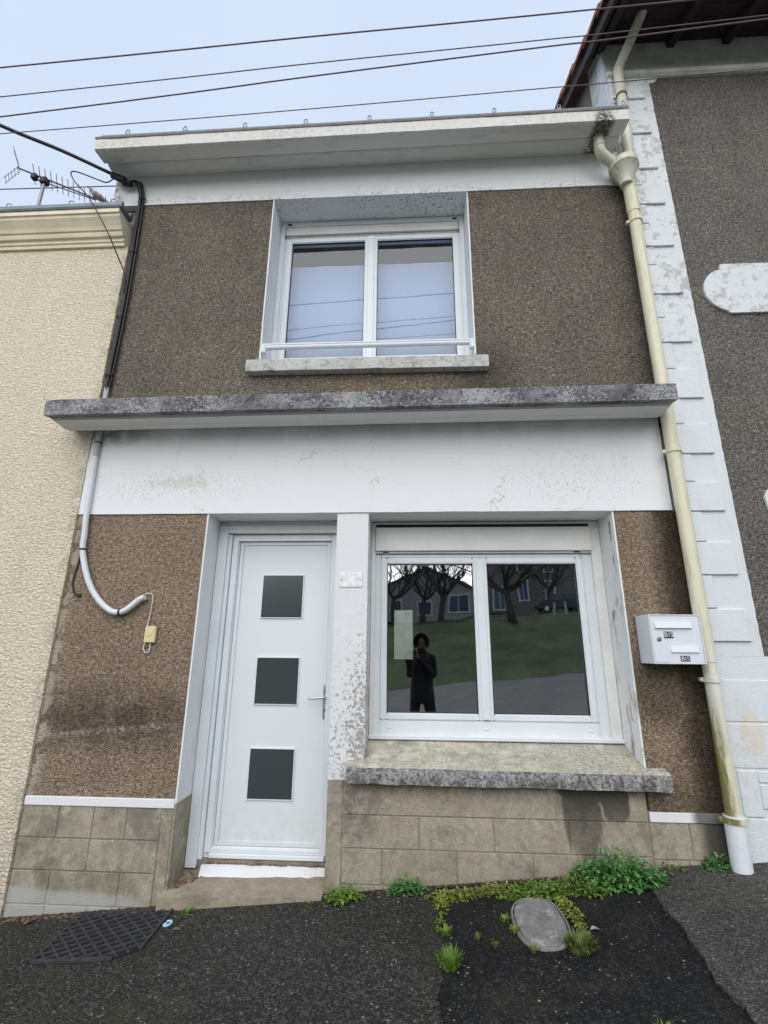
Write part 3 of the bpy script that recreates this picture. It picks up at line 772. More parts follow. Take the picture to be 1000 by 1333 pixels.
for x in (-.165, .53, 1.265): B().box(x - .016, x + .016, wy - .006, wy - .001, .962, .975).build('drain_cap', 'pvc_frame_dirty', low, .002)
# ground-floor sill: sloping slab with horns
b = B().hexa([(-.425, -.085, .690), (1.602, -.085, .682), (-.425, .001, .690), (1.602, .001, .682), (-.425, -.085, .785), (1.602, -.085, .775), (-.425, .001, .812), (1.602, .001, .802)])
cut(b, .08, None, .03); o = b.build('window_sill', 'sill_concrete', H, bevel=.008); rough_edges(o, .007, .06, (0, 1, 2), 15); sl = o
b = B().hexa([(WLx + .002, .0, .70), (WRx - .002, .0, .70), (WLx + .002, .30, .70), (WRx - .002, .30, .70), (WLx + .002, .0, .8115), (WRx - .002, .0, .8035), (WLx + .002, .30, .901), (WRx - .002, .30, .901)])
cut(b, .08, .08, None); o = b.build('sill_bed', 'sill_concrete', sl); rough_edges(o, .003, .06, (2,), 16)

# upper window
uy = .265
up = frame4(B(), UL + .004, UR - .004, 3.93, 5.39, .065, uy, uy + .09, .09, .035).build('window', 'pvc_white', H, .006, 2)
tag(up, 'white upper window with pale curtain and safety rail')
frame4(B(), UL + .002, UR - .002, 3.90, 5.570, .045, uy - .022, uy - .001, .03, .05).build('outer_frame', 'pvc_white', up, .004)
B().box(UL + .05, UR - .05, uy - .012, uy + .08, 5.425, 5.518).build('shutter_box', 'shutter_box_white', up, .004)
B().box(UL + .05, UR - .05, uy + .01, uy + .07, 5.392, 5.4235).build('shutter_slat', 'conduit_grey', up, .003)
for x in (UL + .09, UR - .09): B().box(x - .02, x + .02, uy - .0275, uy - .0225, 5.527, 5.545).build('shutter_stop', 'dark_gasket', up)
sash(up, -1.190, -.366, 3.99, 5.385, uy - .006, .055, 'upper_glass'); sash(up, -.355, .478, 3.99, 5.385, uy - .006, .055, 'upper_glass')
B().box(-.392, -.329, uy - .015, uy - .0065, 4.0, 5.38).build('meeting_stile', 'pvc_white', up, .004)
b = B(); n = 90   # curtain with soft folds
for i in range(n): pass
g0 = []
for i in range(n + 1):
    x = -1.20 + 1.69 * i / n; y = .43 + .0022 * math.sin(i * .5 + 1.3 * math.sin(i * .11)) + .002 * math.sin(i * .23)
    g0.append((b.v(x, y, 3.88), b.v(x, y, 5.20), b.v(x, y + .004, 5.20), b.v(x, y + .004, 3.88)))
for p, q in zip(g0, g0[1:]):
    for k in range(4): b.bm.faces.new((p[k], q[k], q[(k + 1) % 4], p[(k + 1) % 4]))
b.build('curtain', 'curtain_sky_tint', up, smooth=True)
b = B().hexa([(-1.352, -.072, 3.705), (.636, -.072, 3.700), (-1.352, .24, 3.705), (.636, .24, 3.700), (-1.352, -.072, 3.812), (.636, -.072, 3.808), (-1.352, .24, 3.862), (.636, .24, 3.862)])
cut(b, .1, None, .035); o = b.build('window_sill', 'upper_sill_concrete', H, bevel=.006); rough_edges(o, .005, .06, (0, 1, 2), 17)
rl = B().tube([(UL + .01, .02, 3.985), (UR - .01, .02, 3.985)], .021, 12).build('safety_rail', 'pvc_white', H, smooth='auto')
for x in (UL + .012, UR - .012): B().lathe((x, .02, 3.953), [(.012, -.03), (.026, -.02), (.026, .055), (.012, .062)], 10).build('rail_bracket', 'pvc_white', rl)
for z in (4.001,):
    B().box(UL + .01, UR - .01, -.001, .005, z, z + .012).build('rail_lip', 'pvc_white', rl)

# rooms behind the glass, side and rear walls, roof
wall('party_wall', 'room_wall', (XL - .02, XL + .1, .345, 4.32, -.4, 5.85), (XR - .02, XR + .06, .345, 4.32, -.2, 5.85))
wall('floor', 'room_tile', (XL + .11, XR - .03, .345, 4.195, -.1, .10))
wall('upper_floor', 'room_wall', (XL + .11, XR - .03, .345, 4.195, 2.70, 2.90))
wall('ceiling', 'room_wall', (XL + .11, XR - .03, .345, 4.195, 5.60, 5.70))
wall('partition', 'room_wall', (XL + .11, -.27, 4.2, 4.3, -.3, 5.9), (.02, XR - .03, 4.2, 4.3, -.3, 5.9), (-.269, .019, 4.2, 4.3, -.3, 1.385), (-.269, .019, 4.2, 4.3, 2.13, 5.9), (-.75, -.62, .345, 4.19, .101, 2.69), (XL + .11, XR - .03, 2.2, 2.3, 2.91, 5.59))
wall('yard_wall', 'room_bright', (-4.6, 3.9, 13.0, 13.1, -.3, 4.2))
b = B().prism([(-.17, 6.02), (-.17, 6.09), (2.2, 6.9), (4.5, 6.1), (4.5, 6.0), (2.2, 6.8)], -2.80, 1.90); b.build('roof', 'slate', H)

# ------------------------------------------------------------------ cream house next door
CH = thing('cream_house', (-4.5, 0, -.3), 'cream roughcast house with moulded cornice and zinc gutter, under the roof aerial', 'house')
b = B().box(-9.0, XL - .001, -.022, .33, -1.2, 5.075); cut(b, .25, None, .06)
o = b.build('wall', 'cream_roughcast', CH); rough_edges(o, .007, .03, (0,), 21)
prof = [(.3, 5.08), (-.022, 5.072), (-.045, 5.072), (-.05, 5.10), (-.062, 5.105), (-.066, 5.135), (-.09, 5.14), (-.10, 5.165), (-.10, 5.18), (-.115, 5.185),
        (-.13, 5.215), (-.155, 5.25), (-.175, 5.275), (-.18, 5.30), (-.195, 5.303), (-.195, 5.345), (.3, 5.345)]
B().prism(prof, -9.0, -2.615, 1).build('cornice', 'cream_paint', CH)
prof = [(-.205, 5.348), (-.213, 5.362), (-.205, 5.405), (-.19, 5.412), (-.17, 5.375), (-.08, 5.372), (-.06, 5.43), (-.04, 5.43), (-.04, 5.348)]
gt = B().prism(prof, -9.0, -2.585, 1).build('gutter', 'zinc', CH)
for x in (-4.3, -3.70, -3.10, -2.70):
    b = B().tube([(x, -.200, 5.405), (x, -.200, 5.430), (x + .006, -.197, 5.446), (x + .03, -.190, 5.448), (x + .036, -.185, 5.43), (x + .03, -.18, 5.40)], .0045, 6)
    b.build('gutter_hook', 'zinc', gt)
B().prism([(-.05, 5.40), (-.05, 5.46), (4.6, 7.3), (9.2, 5.5), (9.2, 5.4), (4.6, 7.2)], -9.0, -2.845).build('roof', 'slate', CH)
B().box(-9.0, XL - .03, .331, 9.0, -1.2, 5.38).build('wall', 'cream_paint', CH)

# ------------------------------------------------------------------ tall house on the right
RH = thing('tall_neighbour_house', (4.0, 0, 0), 'tall grey pebbledash house with white quoins, dark timber eaves and white plaque', 'house')
b = B().box(2.325, 7.0, 0, .33, 1.48, 6.885); cut(b, .3, None, .05)
o = b.build('wall', 'pebbledash_right', RH); rough_edges(o, .009, .025, (0,), 31)
qs = B().box(1.948, 2.335, -.022, .33, 1.489, 6.95); cut(qs, None, None, .05)
qs = qs.build('quoin_strip', 'white_quoin', RH); rough_edges(qs, .006, .03, (0,), 32)
b = B().box(1.948, 7.0, -.024, .33, -.2, 1.488); cut(b, .3, None, .2); wp = b.build('plinth', 'white_quoin', RH)
B().box(1.948, 1.990, -.0415, -.0225, .25, 6.87).build('corner_strip', 'white_quoin', qs, .004)
longb = [6.595, 6.151, 5.721, 5.313, 4.852, 4.365, 3.901, 3.400, 2.939, 2.492, 2.031, 1.583]
shortb = [6.37, 5.945, 5.531, 5.100, 4.660, 4.135, 3.66, 3.182, 2.717, 2.266, 1.800]
def quoin(par, x0, x1, z0, z1, pr=.019):
    b = B().hexa([(x0, -.022 - pr, z0), (x1, -.022 - pr, z0), (x0, -.02, z0), (x1, -.02, z0), (x0, -.022 - pr * .8, z1), (x1, -.022 - pr * .8, z1), (x0, -.02, z1), (x1, -.02, z1)])
    o = b.build('quoin', 'white_quoin', par, .004); return o
tops = [6.86] + shortb
for zb, zt in zip(longb, tops): quoin(qs, 1.991, 2.266 + random.uniform(-.004, .004), zb, zt - .004)
for zt, zb in zip(longb, shortb): quoin(qs, 1.991, 2.092 + random.uniform(-.006, .006), zb + .002, zt - .006, .016)
for x0, x1, z0, z1 in ((1.991, 2.42, 1.085, 1.346), (2.12, 2.8, 1.20, 1.345), (1.991, 2.5, .815, 1.078), (2.025, 2.14, .545, .808), (2.15, 2.9, .735, .805), (2.15, 2.9, .59, .73), (1.991, 2.6, .26, .54)):
    if x0 < 2.1 or x0 > 2.14: quoin(wp, x0, x1, z0, z1 - .006, .008 if x0 < 2 else .012)
prof = [(.33, 6.886), (-.03, 6.882), (-.052, 6.90), (-.058, 6.93), (-.05, 6.955), (-.03, 6.96), (-.03, 6.975), (-.018, 7.0), (-.012, 7.12), (-.012, 7.42), (.33, 7.55)]
B().prism(prof, 1.95, 7.0, 1).build('cornice_band', 'white_cove', RH)
B().plate([(2.30, 6.80), (2.39, 6.82), (2.42, 6.86), (2.43, 6.888), (2.30, 6.888)], -.02, .005).build('band_corner', 'white_quoin', RH)
sl_ = .445
for i in range(6):
    y0 = -.66 + i * .135; y1 = y0 + .130; z = lambda y: 7.385 + sl_ * y
    B().hexa([(1.80, y0, z(y0)), (7.0, y0, z(y0)), (1.80, y1, z(y1)), (7.0, y1, z(y1)), (1.80, y0, z(y0) + .03), (7.0, y0, z(y0) + .03), (1.80, y1, z(y1) + .03), (7.0, y1, z(y1) + .03)]).build('soffit_board', 'dark_timber', RH)
for x in (1.90, 2.575, 3.115, 3.66, 4.2):
    z = lambda y: 7.382 + sl_ * y
    B().hexa([(x, -.64, z(-.64) - .075), (x + .07, -.64, z(-.64) - .075), (x, .02, z(.02) - .085), (x + .07, .02, z(.02) - .085),
              (x, -.64, z(-.64)), (x + .07, -.64, z(-.64)), (x, .02, z(.02)), (x + .07, .02, z(.02))]).build('rafter', 'dark_timber', RH, .004)
b = B().hexa([(1.80, -.70, 7.38 - .70 * sl_ + .035), (7.0, -.70, 7.38 - .70 * sl_ + .035), (1.80, 4.5, 7.38 + 4.5 * sl_ + .035), (7, 4.5, 7.38 + 4.5 * sl_ + .035),
              (1.80, -.70, 7.38 - .70 * sl_ + .07), (7.0, -.70, 7.38 - .70 * sl_ + .07), (1.80, 4.5, 7.38 + 4.5 * sl_ + .07), (7, 4.5, 7.38 + 4.5 * sl_ + .07)])
rf = b.build('roof', 'tile_terracotta', RH)
for i in range(14):     # verge tiles, each lapping the one below
    y0 = -.72 + i * .33; y1 = y0 + .40; b = B(); rr = []
    for yy, r, dz in ((y0, .085, .055), (y1, .070, .03)):
        zc = 7.38 + yy * sl_ + dz; ring = []
        for rad_ in (r, r - .014):
            for k in range(9):
                a = math.pi * (1.12 - k * 1.24 / 8)
                ring.append(b.v(1.845 + rad_ * math.cos(a), yy, zc + rad_ * math.sin(a)))
        rr.append(ring)
    p, q = rr
    for k in range(8):
        b.bm.faces.new((p[k], p[k + 1], q[k + 1], q[k])); b.bm.faces.new((p[9 + k + 1], p[9 + k], q[9 + k], q[9 + k + 1]))
        b.bm.faces.new((p[k + 1], p[k], p[9 + k], p[9 + k + 1])); b.bm.faces.new((q[k], q[k + 1], q[9 + k + 1], q[9 + k]))
    for k in (0, 8): b.bm.faces.new((p[k], q[k], q[9 + k], p[9 + k]))
    b.build('verge_tile', 'tile_terracotta', rf)
b = B().box(1.815, 1.85, -.66, 4.4, 0, .11)
for v in b.bm.verts: v.co.z += 7.35 - .10 + sl_ * v.co.y
b.build('barge_board', 'dark_timber', RH)
b = B(); a_ = [(.34, 5.5), (8, 5.5), (8, 8.9), (4.4, 7.36 + sl_ * 4.4), (.34, 7.36 + sl_ * .34)]
for x in (1.952, 2.2):
    pass
va = [b.v(1.952, y, z) for y, z in a_]; vb = [b.v(2.25, y, z) for y, z in a_]
b.bm.faces.new(va); b.bm.faces.new(vb[::-1])
for i in range(5): b.bm.faces.new((va[i], va[(i + 1) % 5], vb[(i + 1) % 5], vb[i]))
b.build('gable_wall', 'gable_brown', RH)
B().box(1.940, 1.951, .0, .12, 5.9, 7.36).build('gable_quoin', 'white_quoin', RH)
pts = []
for k in range(13):
    a = math.pi / 2 + math.pi * k / 12; pts.append((2.66 + .215 * math.cos(a), 4.40 + .215 * math.sin(a)))
pts = [(3.6, 4.655), (2.615, 4.655), (2.605, 4.60)] + [p for p in pts[2:-1]] + [(2.60, 4.19), (2.62, 4.172), (3.6, 4.172)]
b = B().plate(pts[::-1], -.022, .01); b.build('plaque', 'white_quoin', RH, .004)
B().plate([(2.575, 2.50), (3.4, 2.50), (3.4, 2.66), (2.60, 2.66), (2.565, 2.60)], -.02, .01).build('window_surround', 'white_quoin', RH, .004)
B().box(2.26, 7.0, .332, 8, -.2, 7.4).build('wall', 'gable_brown', RH)

# ------------------------------------------------------------------ rainwater pipes
PX, PY = 1.935, -.095
DP = thing('downpipe', (PX, PY, .22), 'cream plastic downpipe with hopper head between pebbledash wall and white quoins', 'downpipe')
B().tube([(1.945, PY, 5.50), (1.937, PY, 4.4), (1.933, PY, 3.0), (1.930, PY, 1.45)], .047, 20).build('pipe', 'pipe_cream', DP, smooth='auto')
B().tube([(1.930, PY, 1.452), (1.922, PY, .55)], .043, 20).build('pipe', 'pipe_cream', DP, smooth='auto')
B().tube([(1.922, PY, .57), (1.915, PY - .01, .20)], .056, 20).build('foot_sleeve', 'pipe_white', DP, smooth='auto')
B().lathe((1.905, PY - .03, 0), [(.052, 5.43), (.056, 5.47), (.115, 5.60), (.122, 5.605), (.122, 5.665), (.108, 5.668)], 24).build('hopper', 'pipe_pale', DP, smooth='auto')
B().tube([(1.925, PY - .015, 5.50), (1.942, PY, 5.40), (1.943, PY, 5.15)], .052, 20).build('socket', 'pipe_cream', DP, smooth='auto')
B().tube([(1.69, -.20, 5.94), (1.69, -.195, 5.80)], .042, 16).build('outlet_pipe', 'pipe_pale', DP, smooth='auto')
B().tube([(1.69, -.195, 5.815), (1.69, -.19, 5.765), (1.71, -.175, 5.735), (1.83, -.135, 5.655)], .046, 16).build('elbow', 'pipe_pale', DP, smooth='auto')
B().lathe((1.69, -.196, 5.80), [(.0475, -.012), (.0475, .012)], 16).build('elbow_collar', 'pipe_pale', DP)
for z, x in ((5.06, 1.944), (2.933, 1.933), (1.341, 1.929), (.548, 1.922)):
    r0 = .047 if z > 1.4 else .044
    if z < 1: r0 = .057
    o = B().ring((x, PY, z), r0 + .0005, r0 + .009, .030).build('bracket', 'pipe_cream', DP, smooth='auto')
    for sx in (-1, 1):
        B().lathe((x + sx * (r0 + .015), PY + .01, z), [(.014, -.012), (.014, .012), (.009, .014)], 10, 'Y').build('bracket_lug', 'pipe_cream', o)
    B().tube([(x, PY + r0, z), (x, .002 if x < 1.94 else -.001, z)], .006, 8).build('bracket_stem', 'lock_metal', o)
UP = thing('upper_downpipe', (2.0, -.08, 5.66), 'pale downpipe dropping from the tall house eaves into the hopper head', 'downpipe')
B().tube([(2.215, -.50, 7.34), (2.20, -.36, 7.27), (2.11, -.19, 7.08), (2.045, -.095, 6.95), (2.025, -.09, 6.85), (2.012, -.09, 6.5), (1.985, -.10, 5.66)], .043, 16, smoothpath=5).build('pipe', 'pipe_pale', UP, smooth='auto')
o = B().ring((2.014, -.09, 6.55), .0435, .051, .02).build('bracket', 'tile_terracotta', UP)
for sx in (-1, 1): B().lathe((2.014 + sx * .06, -.08, 6.55), [(.013, -.012), (.013, .012), (.009, .014)], 10, 'Y').build('bracket_lug', 'pipe_cream', o)

# ------------------------------------------------------------------ mailbox
MB = thing('mailbox', (1.70, -.1, 1.437), 'white metal mailbox with two black BIS plates fixed beside the downpipe', 'mailbox')
x0, x1, y0, y1, z0, z1 = 1.54, 1.863, -.20, -.004, 1.437, 1.745
B().box(x0, x1, y0 + .012, y1, z0, z1).build('body', 'mail_white', MB, .003)
frame4(B(), x0, x1, z0, z1, .008, y0, y0 + .0115).build('front_rim', 'mail_white', MB, .002)
md = B().box(x0 + .010, x1 - .010, y0 + .003, y0 + .0118, z0 + .010, z1 - .010).build('mail_door', 'mail_white', MB, .002)
fx = lambda p: x0 + (p - 272) / 583 * (x1 - x0) * 1.02
fz = lambda q: z1 - (q - 152) / 508 * (z1 - z0)
B().box(fx(318), fx(735), y0 - .001, y0 + .0028, fz(298), fz(220)).build('slot_frame', 'mail_white', md, .001)
B().hexa([(fx(326), y0 - .012, fz(294)), (fx(727), y0 - .012, fz(294)), (fx(326), y0 - .0012, fz(294)), (fx(727), y0 - .0012, fz(294)),
          (fx(326), y0 - .002, fz(228)), (fx(727), y0 - .002, fz(228)), (fx(326), y0 - .0012, fz(228)), (fx(727), y0 - .0012, fz(228))]).build('slot_flap', 'mail_white', md, .0008)
B().box(fx(432), fx(790), y0 + .0005, y0 + .0028, fz(652), fz(448)).build('label_panel', 'mail_white', md, .001)
B().hexa([(fx(470), y0 - .010, fz(542)), (fx(770), y0 - .010, fz(542)), (fx(470), y0 + .0004, fz(542)), (fx(770), y0 + .0004, fz(542)),
          (fx(470), y0 - .001, fz(470)), (fx(770), y0 - .001, fz(470)), (fx(470), y0 + .0004, fz(470)), (fx(770), y0 + .0004, fz(470))]).build('slot_flap', 'mail_white', md, .0008)
B().lathe((fx(358), y0 + .003, fz(407)), [(.014, 0), (.014, .006), (.010, .008)], 16, 'Y').build('lock', 'lock_metal', md)
def word(txt, x, z, h, y, par):
    c = bpy.data.curves.new('lettering', 'FONT'); c.body = txt; c.size = h / .69; c.extrude = .0004; c.align_x = 'CENTER'; c.align_y = 'CENTER'
    c.offset = 0.0; c.space_character = 1.15
    t = bpy.data.objects.new('lettering', c); COL.objects.link(t)
    me = bpy.data.meshes.new_from_object(t.evaluated_get(bpy.context.evaluated_depsgraph_get())); bpy.data.objects.remove(t)
    me.transform(Matrix.Rotation(rad(90), 4, 'X')); me.materials.clear(); me.materials.append(M['plate_white'])
    return link(bpy.data.objects.new('lettering', me), par, (x, y, z))
for (a, q, c, d) in ((418, 330, 518, 396), (560, 576, 664, 634)):
    p = B().box(fx(a), fx(c), y0 - .0005, y0 + .0028 if q < 400 else y0 + .0004, fz(d), fz(q)).build('name_plate', 'navy_plate', MB, .0005)
    word('BIS', (fx(a) + fx(c)) / 2, (fz(q) + fz(d)) / 2, abs(fz(q) - fz(d)) * .70, y0 - .0011, p)

# ------------------------------------------------------------------ conduit, junction box, cables
CN = thing('cable_conduit', (-2.5, -.04, 3.3), 'curved white conduit clipped to the wall below the ledge, beside the cream house', 'conduit')
B().tube([(-2.530, -.035, 3.60), (-2.525, -.037, 3.34)], .020, 12).build('conduit', 'conduit_grey', CN, smooth='auto')
B().tube([(-2.520, -.037, 3.25), (-2.515, -.037, 2.98)], .0225, 12).build('conduit', 'conduit_grey', CN, smooth='auto')
B().tube([(-2.516, -.037, 3.00), (-2.512, -.037, 2.81), (-2.503, -.037, 2.50), (-2.490, -.035, 2.35), (-2.482, -.035, 2.22), (-2.426, -.035, 2.055), (-2.36, -.035, 1.93), (-2.279, -.035, 1.835),
          (-2.20, -.035, 1.775), (-2.147, -.035, 1.757), (-2.09, -.035, 1.765), (-2.038, -.035, 1.80), (-1.99, -.035, 1.845), (-1.945, -.035, 1.868)], .0215, 12, smoothpath=4).build('conduit', 'conduit_white', CN, smooth='auto')
for x, z in ((-2.518, 3.10), (-2.482, 2.225)): B().ring((x, -.036, z), .021, .0255, .012, 14).build('cable_tie', 'cable_black', CN)
b = B().ring((0, 0, 0), .021, .026, .012, 14); me = b.mesh('cable_tie', 'cable_black'); me.transform(Matrix.Rotation(rad(90), 4, 'Y'))
link(bpy.data.objects.new('cable_tie', me), CN, (-2.115, -.035, 1.759))
B().tube([(-2.496, -.012, 2.30), (-2.515, -.012, 2.12), (-2.530, -.012, 1.99), (-2.505, -.012, 1.90), (-2.47, -.004, 1.883)], .006, 8, smoothpath=4).build('stub_cable', 'cable_black', CN, smooth=True)
B().lathe((-2.465, -.001, 1.882), [(.016, 0), (.016, .012), (.009, .016)], 12, 'Y').build('cable_gland', 'cable_black', CN)
JB = thing('junction_box', (-1.872, -.02, 1.545), 'small beige telephone box on brown pebbledash beside the door', 'junction box')
jb = B().box(-1.912, -1.832, -.030, -.004, 1.547, 1.662).build('box', 'box_beige', JB, .004, 2)
B().lathe((-1.876, -.030, 1.612), [(.022, 0), (.022, .003), (.018, .004)], 20, 'Y').build('button', 'box_beige', JB)
B().tube([(-1.95, -.03, 1.885), (-1.935, -.035, 1.893), (-1.905, -.03, 1.893), (-1.892, -.02, 1.865), (-1.897, -.014, 1.76), (-1.905, -.014, 1.68), (-1.907, -.014, 1.655)], .0035, 6, smoothpath=5).build('lead', 'conduit_white', JB, smooth=True)
B().tube([(-1.907, -.014, 1.555), (-1.913, -.014, 1.51), (-1.897, -.014, 1.480), (-1.872, -.014, 1.483), (-1.866, -.014, 1.51), (-1.868, -.014, 1.55)], .0035, 6, smoothpath=5).build('lead', 'conduit_white', JB, smooth=True)

CB = thing('cable_bundle', (-2.55, -.05, 3.4), 'bundle of black cables strapped down the upper wall from a black anchor clamp', 'cable bundle')
for i, (dx, dy, r) in enumerate(((0, 0, .013), (.022, .004, .011), (-.018, .006, .010), (.008, -.016, .008))):
    ww = [(-2.60 + dx * .5, -.075 + dy, 5.80 - i * .006), (-2.575 + dx, -.06 + dy, 5.775), (-2.548 + dx, -.045 + dy, 5.68), (-2.545 + dx, -.03 + dy, 5.56), (-2.535 + dx * 1.2, -.03 + dy, 5.1), (-2.522 + dx, -.03 + dy, 4.6), (-2.527 + dx * 1.2, -.03 + dy, 4.1), (-2.533 + dx, -.03 + dy, 3.75), (-2.53 + dx * .5, -.033 + dy, 3.58)]
    B().tube(ww, r, 8, smoothpath=4).build('cable', 'cable_black', CB, smooth=True)
B().tube([(-2.815, -.12, 5.835), (-2.70, -.085, 5.80)], [.030, .036], 10).build('anchor_clamp', 'cable_black', CB, smooth='auto')
B().tube([(-2.715, -.08, 5.785), (-2.64, -.07, 5.77)], [.034, .026], 10).build('anchor_clamp', 'cable_black', CB, smooth='auto')
B().tube([(-2.66, -.07, 5.80), (-2.62, -.05, 5.83), (-2.575, -.03, 5.82), (-2.56, -.012, 5.79)], .012, 8, smoothpath=4).build('clamp_hook', 'cable_black', CB, smooth=True)
for z in (5.62, 5.0, 4.3, 3.72): B().ring((-2.53, -.032, z), .030, .034, .012, 12).build('strap', 'cable_black', CB)
B().tube([(-2.80, -.118, 5.84), (-3.20, -.30, 5.93), (-3.64, -.50, 5.995), (-4.4, -.86, 6.16), (-6.0, -1.7, 6.65), (-9.0, -3.2, 7.9)], .0155, 8, smoothpath=6).top('service_cable', 'cable_black', 'thick black cable sagging from the house anchor clamp towards the street', 'cable', smooth=True)
B().tube([(-2.62, -.03, 5.79), (-2.72, -.16, 5.74), (-2.76, -.22, 5.62), (-2.83, -.25, 5.62), (-2.95, -.25, 5.68), (-3.06, -.25, 5.73), (-3.105, -.25, 5.715), (-3.04, -.25, 5.60), (-2.885, -.25, 5.423), (-2.75, -.25, 5.21), (-2.645, -.22, 5.02), (-2.59, -.12, 4.86), (-2.545, -.05, 4.72), (-2.535, -.045, 4.55)], .0055, 6, smoothpath=5).top('aerial_cable', 'cable_black', 'thin black looping cable hanging in front of the cream house cornice', 'cable', smooth=True)
wires = [(-1.10, ((-3.057, 5.692), (-.730, 5.819), (1.479, 5.928)), .0056, 'topmost of the four overhead wires crossing in front of the roofs'),
         (-1.13, ((-2.945, 5.334), (-.706, 5.488), (.905, 5.585), (2.463, 5.697)), .0040, 'thin overhead wire just under the topmost one, meeting the third at the tall house'),
         (-1.12, ((-2.910, 5.149), (-.703, 5.374), (.903, 5.529), (2.470, 5.680)), .0052, 'third overhead wire down, running up across the dark timber eaves'),
         (-1.04, ((-2.967, 5.101), (-.709, 5.182), (.901, 5.257), (2.450, 5.334)), .0034, 'lowest and thinnest overhead wire, passing just above the house gutter')]
for y, p, r, lab in wires:
    (xa, za), (xb, zb) = p[0], p[1]; (xc, zc), (xd, zd) = p[-2], p[-1]
    path = [(xa - 9, y, za - 9 * (zb - za) / (xb - xa) * .9)] + [(x, y, z) for x, z in p] + [(xd + 9, y, zd + 9 * (zd - zc) / (xd - xc) * 1.1)]
    B().tube(path, r, 6, smoothpath=5).top('overhead_wire', 'wire_plum', lab, 'wire', 'overhead wires along the street', smooth=True)
B().tube([(-16, 1.2, 7.46), (-5.43, 1.2, 7.37), (-3.84, 1.2, 7.335), (12, 1.2, 7.30)], .007, 6).top('overhead_wire', 'wire_plum', 'faint overhead wire passing behind the roof aerial', 'wire', 'overhead wires along the street', smooth=True)

# ------------------------------------------------------------------ aerial and dove on the cream roof
A0 = Vector((-4.56, .57, 6.90)); A1 = Vector((-3.72, 1.12, 6.90)); ad = (A1 - A0).normalized(); an = Vector((ad.y, -ad.x, 0))
AN = thing('roof_aerial', (-4.34, .74, 5.7), 'many-pronged television aerial on a short mast above the cream house', 'aerial')
B().tube([A0, A1], .010, 6).build('boom', 'antenna_metal', AN)
B().tube([A0 + ad * .18 + Vector((0, 0, -.06)), A0 + ad * .8 + Vector((0, 0, -.02))], .007, 6).build('boom_stay', 'antenna_metal', AN)
for i in range(15):
    c = A0 + ad * (.16 + i * .057); L = .155 - i * .004
    B().tube([c - an * L, c + an * L], .0042, 5).build('director', 'antenna_metal', AN)
for s_ in (1, -1):
    b = B(); c0 = A0 + ad * .02
    tip = c0 - ad * -.0 + Vector((0, 0, s_ * .24)) - ad * .10
    for k in range(5):
        q = c0.lerp(tip, (k + .6) / 5); b.tube([q - an * .06, q + an * .06], .003, 5)
    b.tube([c0 - an * .04, tip - an * .04], .004, 5); b.tube([c0 + an * .04, tip + an * .04], .004, 5)
    b.build('reflector', 'antenna_metal', AN)
c = A0 + ad * .17; B().box(c.x - .03, c.x + .03, c.y - .03, c.y + .03, 6.83, 6.90).build('dipole_box', 'cable_black', AN, .006)
B().tube([(-4.335, .72, 5.72), (-4.335, .72, 6.89)], .019, 10).build('mast', 'antenna_metal', AN)
B().box(-4.375, -4.295, .68, .76, 6.82, 6.90).build('mast_clamp', 'cable_black', AN, .008)
DV = thing('dove', tuple(A0 + ad * .80), 'small grey-brown dove perched on the roof aerial', 'bird')
c = A0 + ad * .80 + Vector((0, 0, .055)); t0 = -ad
pth = [c + t0 * .085 + Vector((0, 0, .075)), c + t0 * .075 + Vector((0, 0, .06)), c + t0 * .055 + Vector((0, 0, .035)), c + t0 * .02 + Vector((0, 0, .008)), c - t0 * .04 + Vector((0, 0, -.012)), c - t0 * .09 + Vector((0, 0, -.03)), c - t0 * .18 + Vector((0, 0, -.06))]
B().tube(pth, [.008, .022, .024, .043, .040, .022, .014], 10, smoothpath=3).build('body', 'dove_grey', DV, smooth=True)
B().tube([c + t0 * .09 + Vector((0, 0, .066)), c + t0 * .118 + Vector((0, 0, .060))], [.006, .001], 6).build('beak', 'cable_black', DV)
for s_ in (-1, 1): B().tube([c + an * s_ * .015, c + an * s_ * .015 + Vector((0, 0, -.047))], .004, 5).build('foot', 'tile_terracotta', DV)

# ------------------------------------------------------------------ rubber mat by the wall
RM = thing('rubber_mat', (-1.77, -.27, G(-1.77, -.27)), 'black rubber lattice mat lying askew on the asphalt by the block plinth', 'mat')
c0, c1, c2, c3 = (Vector(p) for p in ((-2.014, -.505), (-1.455, -.530), (-1.470, -.060), (-2.050, -.030)))
def mp(u, v):
    p = (c0 * (1 - u) + c1 * u) * (1 - v) + (c3 * (1 - u) + c2 * u) * v
    return Vector((p.x, p.y, G(p.x, p.y) + .009))
def bar(par, name, p, q, w, h, z=0.0):
    d = (q - p); n = Vector((-d.y, d.x, 0)).normalized() * w / 2; b = B(); up_ = Vector((0, 0, h)); o = Vector((0, 0, z))
    P = [p - n + o, q - n + o, p + n + o, q + n + o]; b.hexa([tuple(k) for k in P] + [tuple(k + up_) for k in P]); return b.build(name, 'rubber', par)
bar(RM, 'rim', mp(0, 0), mp(.80, 0), .024, .011); bar(RM, 'rim', mp(1, .16), mp(1, 1), .014, .010)
bar(RM, 'rim', mp(0, 0), mp(0, 1), .012, .009); bar(RM, 'rim', mp(0, 1), mp(1, 1), .012, .009)
inside = lambda u, v: 0 <= u <= 1 and 0 <= v <= 1 and not (v < (u - .80) * .8)
nr = 7
for fam in (0, 1):
    for k in range(-nr, 2 * nr + 1):
        cc = k / nr * (1.0 if fam else 1.35); pts = []
        for i in range(201):
            v = i / 200; u = cc - v * .85 if fam else cc + (v - .5) * 1.5
            if inside(u, v): pts.append((u, v))
        if len(pts) > 6: bar(RM, 'rib', mp(*pts[0]), mp(*pts[-1]), .010, .0085 if fam else .0095, .0)
